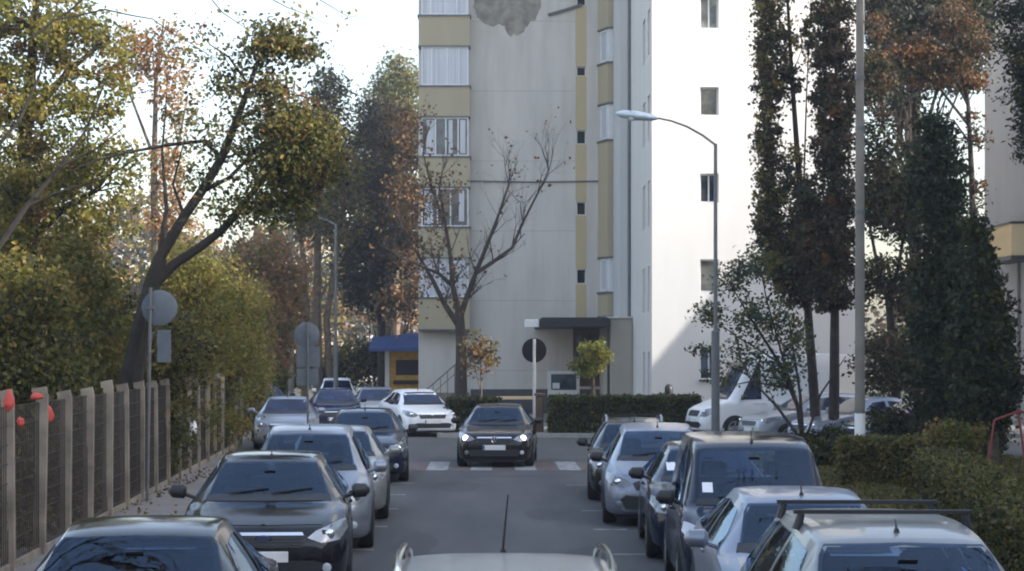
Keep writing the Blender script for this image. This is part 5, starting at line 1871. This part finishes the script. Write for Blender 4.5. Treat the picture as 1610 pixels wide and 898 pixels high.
    gp = [(-.44 * w2, zf(.62)), (.44 * w2, zf(.62)), (.50 * w2, zf(.84)), (.40 * w2, zf(.90)), (-.40 * w2, zf(.90)), (-.50 * w2, zf(.84))]
    gr = patch('grille', gp, 'front', M['black_trim'], off=.008)
    if grille in ('bar', 'mesh'):
        patch('chrome_bar', [(-.46 * w2, zf(.845)), (.46 * w2, zf(.845)), (.44 * w2, zf(.90)), (-.44 * w2, zf(.90))], 'front', M['chrome'], gr, off=.016)
    if detail >= 2:
        for q in (.66, .72, .78):
            patch('slat', [(-.42 * w2, zf(q)), (.42 * w2, zf(q)), (.42 * w2, zf(q) + .012), (-.42 * w2, zf(q) + .012)], 'front', M['rim'] if grille == 'mesh' else M['black_trim'], gr, off=.018, grid=.2)
    lo = patch('lower_intake', [(-.62 * w2, zf(.06)), (.62 * w2, zf(.06)), (.70 * w2, zf(.30)), (.55 * w2, zf(.36)), (-.55 * w2, zf(.36)), (-.70 * w2, zf(.30))], 'front', M['black_trim'], off=.008)
    if grille == 'smile':
        sp_ = [(-.60 * w2, zf(.50)), (0, zf(.40)), (.60 * w2, zf(.50)), (.72 * w2, zf(.34)), (.52 * w2, zf(.05)), (-.52 * w2, zf(.05)), (-.72 * w2, zf(.34))]
        patch('wide_intake', sp_, 'front', M['black_trim'], off=.014)
        patch('intake_trim', [(a, b_ + .018) for a, b_ in sp_[:3]] + [(a, b_ - .012) for a, b_ in reversed(sp_[:3])], 'front', M['rim'], off=.02)
    if trim:
        patch('bumper_trim', [(-.93 * w2, zf(.40)), (.93 * w2, zf(.40)), (.93 * w2, zf(.47)), (-.93 * w2, zf(.47))], 'front', M['black_trim'], off=.012, grid=.1)
    if detail >= 1:
        for sgn in (-1, 1):
            loc, nr, _, _ = bvh.ray_cast(Vector((sgn * .72 * w2, -L, zf(.22))), Vector((0, 1, 0)))
            mb = MB()
            mb.lathe([(0, .05), (-.012, .046), (-.018, .02)], (loc.x, loc.y - .006, loc.z), 'y', 14)
            mb.build('fog_lamp', M['lens'], root, True)
    loc, nr, _, _ = bvh.ray_cast(Vector((0, -L, zf(.44))), Vector((0, 1, 0)))
    mb = MB()
    mb.bbox(-.26, .26, loc.y - .03, loc.y - .008, zf(.44) - .056, zf(.44) + .056, .006)
    pt = mb.build('license_plate', M['plate'], root)
    mb = MB()
    mb.box(-.255, -.215, loc.y - .034, loc.y - .0305, zf(.44) - .05, zf(.44) + .05)
    mb.build('plate_band', M['blue'], pt)
    # badge
    if badge:
        loc, nr, _, _ = bvh.ray_cast(Vector((0, -L, zf(.80))), Vector((0, 1, 0)))
        bz = zf(.795)
        mb = MB()
        if badge == 'oval':
            nseg = 24
            for ry, a, b_ in ((.024, .09, .036), (.032, .076, .026)):
                vs_ = [(a * math.cos(2 * PI * i / nseg), loc.y - ry, bz + b_ * math.sin(2 * PI * i / nseg)) for i in range(nseg)]
                vb_ = [(p[0], loc.y + .01, p[2]) for p in vs_]
                mb.add(vs_ + vb_, [tuple(range(nseg))] + [(i, (i + 1) % nseg, nseg + (i + 1) % nseg, nseg + i) for i in range(nseg)], 0 if ry < .03 else 1)
            mb.build('badge', [M['chrome'], M['badge_blue']], gr, True)
        elif badge == 'ring_letters':
            mb.lathe([(0, .07), (-.022, .07), (-.028, .062)], (0, loc.y - .004, bz), 'y', 22, 1)
            nseg = 20
            for i in range(nseg):
                a0, a1 = 2 * PI * i / nseg, 2 * PI * (i + 1) / nseg
                mb.tube([(.066 * math.cos(a0), loc.y - .034, bz + .066 * math.sin(a0)), (.066 * math.cos(a1), loc.y - .034, bz + .066 * math.sin(a1))], .008, 5, 0)
            for a, b_ in (((-.022, .056), (0, .006)), ((.022, .056), (0, .006)), ((-.052, .03), (-.026, -.05)), ((-.026, -.05), (0, .0)), ((0, .0), (.026, -.05)), ((.026, -.05), (.052, .03))):
                mb.tube([(a[0], loc.y - .036, bz + a[1]), (b_[0], loc.y - .036, bz + b_[1])], .0065, 5, 0)
            mb.build('badge', [M['chrome'], M['black_trim']], gr, True)
        else:
            mb.lathe([(0, .05), (-.02, .048), (-.026, .03)], (0, loc.y - .006, bz), 'y', 18)
            mb.build('badge', M['chrome'], gr, True)
    # tail lamps, rear plate
    ztl = belt_f(.9) * H
    for pl_ in ([(.66 * w2, ztl - .22), (.90 * w2, ztl - .22), (.90 * w2, ztl + .03), (.70 * w2, ztl + .03)],):
        patch('tail_light', pl_, 'back', M['redlens'], off=.01, grid=.1)
        patch('tail_light', mir(pl_), 'back', M['redlens'], off=.01, grid=.1)
    # wheels in dark arches
    rw = .315 if style not in ('bigvan',) else .35
    for uw in (.19, .805):
        yw = Y(uw)
        ring = [(yw + (rw + .055) * math.cos(a), rw + (rw + .055) * math.sin(a)) for a in [i * PI * 2 / 28 for i in range(28)]]
        ring = [(a, max(b_, zs + .012)) for a, b_ in ring]
        cl = []
        for p in ring:
            if not cl or (abs(p[0] - cl[-1][0]) + abs(p[1] - cl[-1][1])) > .004:
                cl.append(p)
        for sgn, vw in ((-1, 'left'), (1, 'right')):
            try:
                patch('wheel_arch', cl, vw, M['black_trim'], off=.004, grid=.14)
            except Exception:
                pass
            wx = sgn * w2 * PLAN(uw)
            mb = MB()
            prof = [(-.20, rw * .8), (-.20, rw * .95), (-.18, rw * .995), (-.03, rw * .995), (.006, rw * .95), (.014, rw * .78), (.008, rw * .68), (-.03, rw * .66)]
            mb.lathe([(a * sgn, r_) for a, r_ in prof], (wx, yw, rw), 'x', 26)
            wh_ = mb.build('wheel', M['tyre'], root, True)
            if detail >= 1:
                mb = MB()
                mb.lathe([(-.05 * sgn, rw * .66), (.0 * sgn, rw * .655), (.004 * sgn, rw * .60), (-.02 * sgn, rw * .56), (-.022 * sgn, rw * .2), (.0, rw * .17)], (wx, yw, rw), 'x', 22)
                for s5 in range(5):
                    a = 2 * PI * s5 / 5 + .3
                    dv = Vector((0, math.cos(a), math.sin(a)))
                    mb.obox(Vector((wx - .006 * sgn, yw, rw)) + dv * rw * .38, (1, 0, 0), dv.cross(Vector((1, 0, 0))), dv, .014, rw * .085, rw * .22)
                mb.build('rim', M['rim'], wh_, True)
    mb = MB()
    mb.box(-w2 * .8, w2 * .8, Y(.04), Y(.96), .13, zs + .02)
    mb.build('underside', M['black_trim'], root)
    # door mirrors and handles
    um_ = u0 + .015
    zmr = zbf(um_) + .07
    for sgn in (-1, 1):
        bx = sgn * w2 * .955
        mb = MB()
        mb.tube([(bx - sgn * .04, Y(um_), zmr - .06), (bx + sgn * .07, Y(um_) - .02, zmr - .02)], .022, 6)
        mb.tube([(bx + sgn * .045, Y(um_) - .03, zmr + .01), (bx + sgn * .075, Y(um_) - .03, zmr + .012), (bx + sgn * .20, Y(um_) - .015, zmr + .015), (bx + sgn * .235, Y(um_), zmr + .012)], [.05, .082, .075, .035], 10)
        mm = mb.build('side_mirror', M['black_trim'] if (trim or seed % 3 == 1) else mat, root, True)
        if detail >= 1:
            for uu in ((um - .045), (min(uend, um + .17))):
                loc, nr, _, _ = bvh.ray_cast(Vector((sgn * 4, Y(uu), zbf(uu) - .11)), Vector((-sgn, 0, 0)))
                if loc:
                    mb = MB()
                    mb.obox(loc + Vector((sgn * .015, 0, 0)), (1, 0, 0), (0, 1, 0), (0, 0, 1), .014, .085, .014)
                    mb.build('door_handle', mat, root)
    # roof furniture
    uh2, ur2 = uh + .05, ur - .05
    if rails:
        for sgn in (-1, 1):
            pts = []
            nr_ = 9
            for i in range(nr_ + 1):
                t = i / nr_
                u = uh2 + (ur2 - uh2) * t
                s = section(u)
                hgt = .06 * min(1, min(t, 1 - t) / .07 + .0) if 0 < i < nr_ else -.01
                pts.append((sgn * (s[8][0] - .035), Y(u), s[9][1] + (hgt if i not in (0, nr_) else -.012)))
            first, last = Vector(pts[0]), Vector(pts[-1])
            extra0 = Vector(pts[1]).lerp(first, .72) + Vector((0, 0, .028))
            extra1 = Vector(pts[-2]).lerp(last, .72) + Vector((0, 0, .028))
            pts = [first, extra0] + [Vector(p) for p in pts[1:-1]] + [extra1, last]
            mb = MB()
            mb.tube(pts, [.026, .026] + [.022] * (len(pts) - 4) + [.026, .026], 9)
            mb.build('roof_rail', M[rails], root, True)
    for ib in range(bars):
        ub = (uh + .15, ur - .12)[ib] if bars == 2 else (uh + ur) / 2
        s = section(ub)
        zt_ = s[-1][1] + .05
        xr = s[8][0] + .035
        mb = MB()
        mb.obox((0, Y(ub), zt_), (1, 0, 0), (0, 1, 0), (0, 0, 1), xr, .026, .013)
        brr = mb.build('roof_bar', M['black_trim'], root)
        for sgn in (-1, 1):
            mb = MB()
            mb.tube([(sgn * (xr - .05), Y(ub), zt_ - .012), (sgn * (xr - .02), Y(ub), s[8][1] - .01)], [.025, .035], 8)
            mb.build('bar_foot', M['black_trim'], brr, True)
    if antenna:
        s = section(uh + .035)
        mb = MB()
        a0 = Vector((0, Y(uh + .035), s[-1][1] - .004))
        mb.tube([a0, a0 + Vector((0, .0, .022)), a0 + Vector((0, .01, .03)), a0 + Vector((-.028 if antenna_len > .25 else 0, .05, antenna_len))], [.022, .016, .008, .004], 8)
        mb.build('antenna', M['black_trim'], root, True)
    return root


PT = {}
PT['black'] = paint('paint_black', (.006, .006, .008), 0, .3, .4)
PT['darkgrey'] = paint('paint_dark_grey', (.016, .017, .020), .1, .33, .4)
PT['greyblue'] = paint('paint_grey_blue', (.016, .021, .038), .2, .38, .3)
PT['silver'] = paint('paint_silver', (.25, .275, .315), .6, .38, .15)
PT['silver_warm'] = paint('paint_silver_warm', (.24, .245, .235), .5, .40, .2)
PT['silver_blue'] = paint('paint_silver_blue', (.20, .23, .29), .55, .38, .15)
PT['darkblue'] = paint('paint_dark_blue', (.008, .012, .030), .1, .3, .3)
PT['navy'] = paint('paint_navy', (.008, .012, .045), .1, .3, .3)
PT['white'] = paint('paint_white', (.78, .79, .80), .0, .35, .06)
PT['aubergine'] = paint('paint_dark_brown', (.014, .010, .011), .1, .3, .3)
PT['beige'] = paint('paint_beige', (.26, .255, .235), .4, .42, .2)

GL = 'cars parked along the left kerb'
GR = 'cars parked along the right kerb'
GJ = 'cars beyond the junction'
GS = 'cars parked on the side street at the right'
# left row, nearest first
make_car('sedan_car', 'dark car nearest on the left, only its roof and bluish windscreen in the picture', 'car', -2.28, 11.1, 4.4, 1.76, 1.44, 'sedan', PT['darkgrey'], 3, group=GL, seed=1, antenna=False)
make_car('hatchback_car', 'black hatchback with oval badge and chrome grille bar, second on the left', 'car', -2.36, 20.0, 4.34, 1.84, 1.46, 'hatch', PT['black'], 4, group=GL, badge='oval', seed=1)
make_car('minivan_car', 'silver minivan parked behind the black hatchback on the left', 'car', -2.40, 24.9, 4.1, 1.78, 1.60, 'mpv', PT['silver'], 3.2, group=GL, grille='mesh', badge='dot', seed=3)
make_car('sedan_car', 'low dark silver car half hidden behind the silver minivan', 'car', -2.42, 29.4, 4.3, 1.74, 1.42, 'sedan', PT['silver_warm'], 2.6, group=GL, seed=3, badge='dot')
make_car('suv_car', 'dark blue car with a bright lit headlamp at the end of the left row', 'car', -2.50, 38.3, 4.3, 1.80, 1.46, 'hatch', PT['darkblue'], 3, group=GL, lit=1, badge='dot', seed=1)
# right row, nearest first
make_car('estate_car', 'beige-grey estate car with two black roof bars, nearest on the right', 'car', 2.57, 10.3, 4.3, 1.74, 1.50, 'wagon', PT['silver_warm'], -1.5, group=GR, bars=2, trim=True, seed=1, antenna_len=.08)
make_car('hatchback_car', 'light silver-blue hatchback between the estate with roof bars and the tall dark van', 'car', 2.70, 15.0, 4.0, 1.72, 1.39, 'hatch', PT['silver_blue'], -2, group=GR, seed=3, badge='dot')
make_car('box_van', 'tall dark grey-blue passenger van with a white windscreen sticker', 'van', 2.82, 19.4, 3.98, 1.72, 1.69, 'boxvan', PT['greyblue'], -2.5, group=GR, seed=1, trim=True, sticker=True, badge='dot')
make_car('hatchback_car', 'dark hatchback mostly hidden behind the tall passenger van', 'car', 2.84, 23.7, 4.0, 1.70, 1.42, 'hatch', PT['darkblue'], -2.5, group=GR, seed=1, sticker=True)
make_car('minivan_car', 'silver-blue minivan with a wide curved lower grille on the right', 'car', 2.60, 28.6, 4.4, 1.75, 1.48, 'mpv', PT['silver_blue'], -3, group=GR, seed=1, badge='dot', grille='smile')
make_car('estate_car', 'dark silver estate with pale roof rack, farthest in the right row', 'car', 2.60, 33.4, 4.3, 1.72, 1.40, 'wagon', PT['darkgrey'], -3, group=GR, seed=1, bars=1, rails='rim')
# approaching and junction
make_car('hatchback_car', 'dark car approaching in mid road with both headlamps lit', 'car', .13, 43.6, 3.97, 1.76, 1.42, 'hatch', PT['aubergine'], -3, lit=2, badge='ring_letters', seed=3)
make_car('hatchback_car', 'white hatchback turning at the junction with a black lower grille', 'car', -1.75, 60.0, 4.2, 1.80, 1.47, 'hatch', PT['white'], 16, group=GJ, seed=1, badge='dot', detail=1)
make_car('sedan_car', 'silver-grey car with glinting headlamps just past the fence end', 'car', -5.5, 51.5, 4.3, 1.74, 1.42, 'sedan', PT['silver'], 4, group=GJ, lit=0, detail=1)
make_car('sedan_car', 'dark blue car standing behind the sign pole beyond the crossing', 'car', -5.0, 62.5, 4.3, 1.75, 1.46, 'hatch', PT['navy'], 6, group=GJ, detail=1)
make_car('sedan_car', 'dark car partly hidden behind the silver-grey one at the far left', 'car', -7.5, 70, 4.3, 1.76, 1.47, 'hatch', PT['darkgrey'], 30, group=GJ, detail=1)
make_car('minivan_car', 'far pale silver car above the dark blue one', 'car', -6.5, 82, 4.2, 1.8, 1.56, 'mpv', PT['white'], 5, group=GJ, detail=1)
make_car('sedan_car', 'small silver car left of the white hatchback', 'car', -3.85, 66, 4.3, 1.75, 1.43, 'sedan', PT['silver'], 4, group=GJ, detail=1)
make_car('far_van', 'pale blue van far away above the parked cars at the left', 'van', -10.2, 92, 5.0, 1.95, 2.5, 'bigvan', PT['silver_blue'], 10, group=GJ, detail=1)
# side street on the right: bonnets toward the left
make_car('delivery_van', 'large white van with sloping bonnet parked beside the sunlit white wall', 'van', 6.25, 58.4, 5.4, 1.98, 2.62, 'bigvan', PT['white'], -78, group=GS, seed=1, detail=1, grille='none')
make_car('sedan_car', 'silver car parked nose to the left behind the thin-stemmed tree', 'car', 7.35, 54.0, 4.3, 1.76, 1.50, 'hatch', PT['silver'], -70, group=GS, seed=3, detail=1)
make_car('sedan_car', 'pale grey car behind the two columnar trunks, nearest on the side street', 'car', 8.35, 51.4, 4.3, 1.75, 1.44, 'sedan', PT['silver_blue'], -70, group=GS, seed=3, detail=1)
make_car('hatchback_car', 'dark car nosed in between the concrete pole and the thuja', 'car', 9.3, 48.9, 4.2, 1.75, 1.46, 'hatch', PT['darkgrey'], -70, group=GS, seed=3, detail=1)
# the car we follow: only the front of its roof shows at the bottom edge
make_car('estate_car', 'pale beige estate car at the bottom edge, only its roof with curved rails showing', 'car', .08, 8.2, 4.4, 1.76, 1.54, 'wagon', PT['beige'], 0, away=True, rails='chrome', seed=3, antenna_len=.33)

# ------------------------------------------------------------------ air
hm = bpy.data.materials.new('haze_air')
hm.use_nodes = True
hnt = hm.node_tree
for n_ in list(hnt.nodes):
    if n_.type != 'OUTPUT_MATERIAL':
        hnt.nodes.remove(n_)
hv = hnt.nodes.new('ShaderNodeVolumePrincipled')
hv.inputs['Color'].default_value = (.93, .95, 1, 1)
hv.inputs['Density'].default_value = HAZE
hv.inputs['Anisotropy'].default_value = .3
hnt.links.new(hv.outputs[0], hnt.nodes['Material Output'].inputs['Volume'])
mb = MB()
mb.box(-120, 120, -80, 215, -1.1, 30)
tag(mb.build('haze', hm), None, None, None, 'stuff')

# ------------------------------------------------------------------ light
SUN_EL, SUN_AZ = 24.0, 112.0
sd = Vector((math.cos(R(SUN_EL)) * math.sin(R(SUN_AZ)), math.cos(R(SUN_EL)) * math.cos(R(SUN_AZ)), math.sin(R(SUN_EL))))
sl = bpy.data.lights.new('sun', 'SUN')
sl.energy = 2.6
sl.angle = R(.5)
sl.color = (1.0, .93, .82)
so = bpy.data.objects.new('sun', sl)
COL.objects.link(so)
so.location = (60, -20, 60)
so.rotation_euler = sd.to_track_quat('Z', 'Y').to_euler()

w = bpy.data.worlds.new('World')
scene.world = w
w.use_nodes = True
nt = w.node_tree
bg = nt.nodes['Background']
sky = nt.nodes.new('ShaderNodeTexSky')
sky.sky_type = 'NISHITA'
sky.sun_disc = False
sky.sun_elevation = R(SUN_EL)
sky.sun_rotation = R(SUN_AZ)
sky.air_density = 1.0
sky.dust_density = 2.5
sky.ozone_density = 1.0
# thin high haze whitens the sky
hsv = nt.nodes.new('ShaderNodeHueSaturation')
hsv.inputs['Saturation'].default_value = .80
nt.links.new(sky.outputs[0], hsv.inputs['Color'])
# grey haze bank: dims the sky near the horizon, gone overhead (depends on direction in the sky only)
wtc = nt.nodes.new('ShaderNodeTexCoord')
sep = nt.nodes.new('ShaderNodeSeparateXYZ')
nt.links.new(wtc.outputs['Generated'], sep.inputs[0])
vr = nt.nodes.new('ShaderNodeMapRange')
vr.interpolation_type = 'SMOOTHSTEP'
vr.inputs['From Min'].default_value = -.02
vr.inputs['From Max'].default_value = .34
vr.inputs['To Min'].default_value = 1
vr.inputs['To Max'].default_value = 0
nt.links.new(sep.outputs['Z'], vr.inputs['Value'])
veil = nt.nodes.new('ShaderNodeMixRGB')
veil.blend_type = 'MULTIPLY'
veil.inputs['Color2'].default_value = (.70, .665, .62, 1)
nt.links.new(vr.outputs['Result'], veil.inputs['Fac'])
nt.links.new(hsv.outputs[0], veil.inputs['Color1'])
nt.links.new(veil.outputs[0], bg.inputs['Color'])
bg.inputs['Strength'].default_value = .15

scene.render.engine = 'CYCLES'
scene.view_settings.view_transform = 'Standard'
scene.view_settings.look = 'None'
scene.view_settings.gamma = 1
scene.view_settings.exposure = 1.9
scene.cycles.max_bounces = 6
scene.cycles.transparent_max_bounces = 8
scene.cycles.sample_clamp_indirect = 6
scene.cycles.filter_width = 2.0
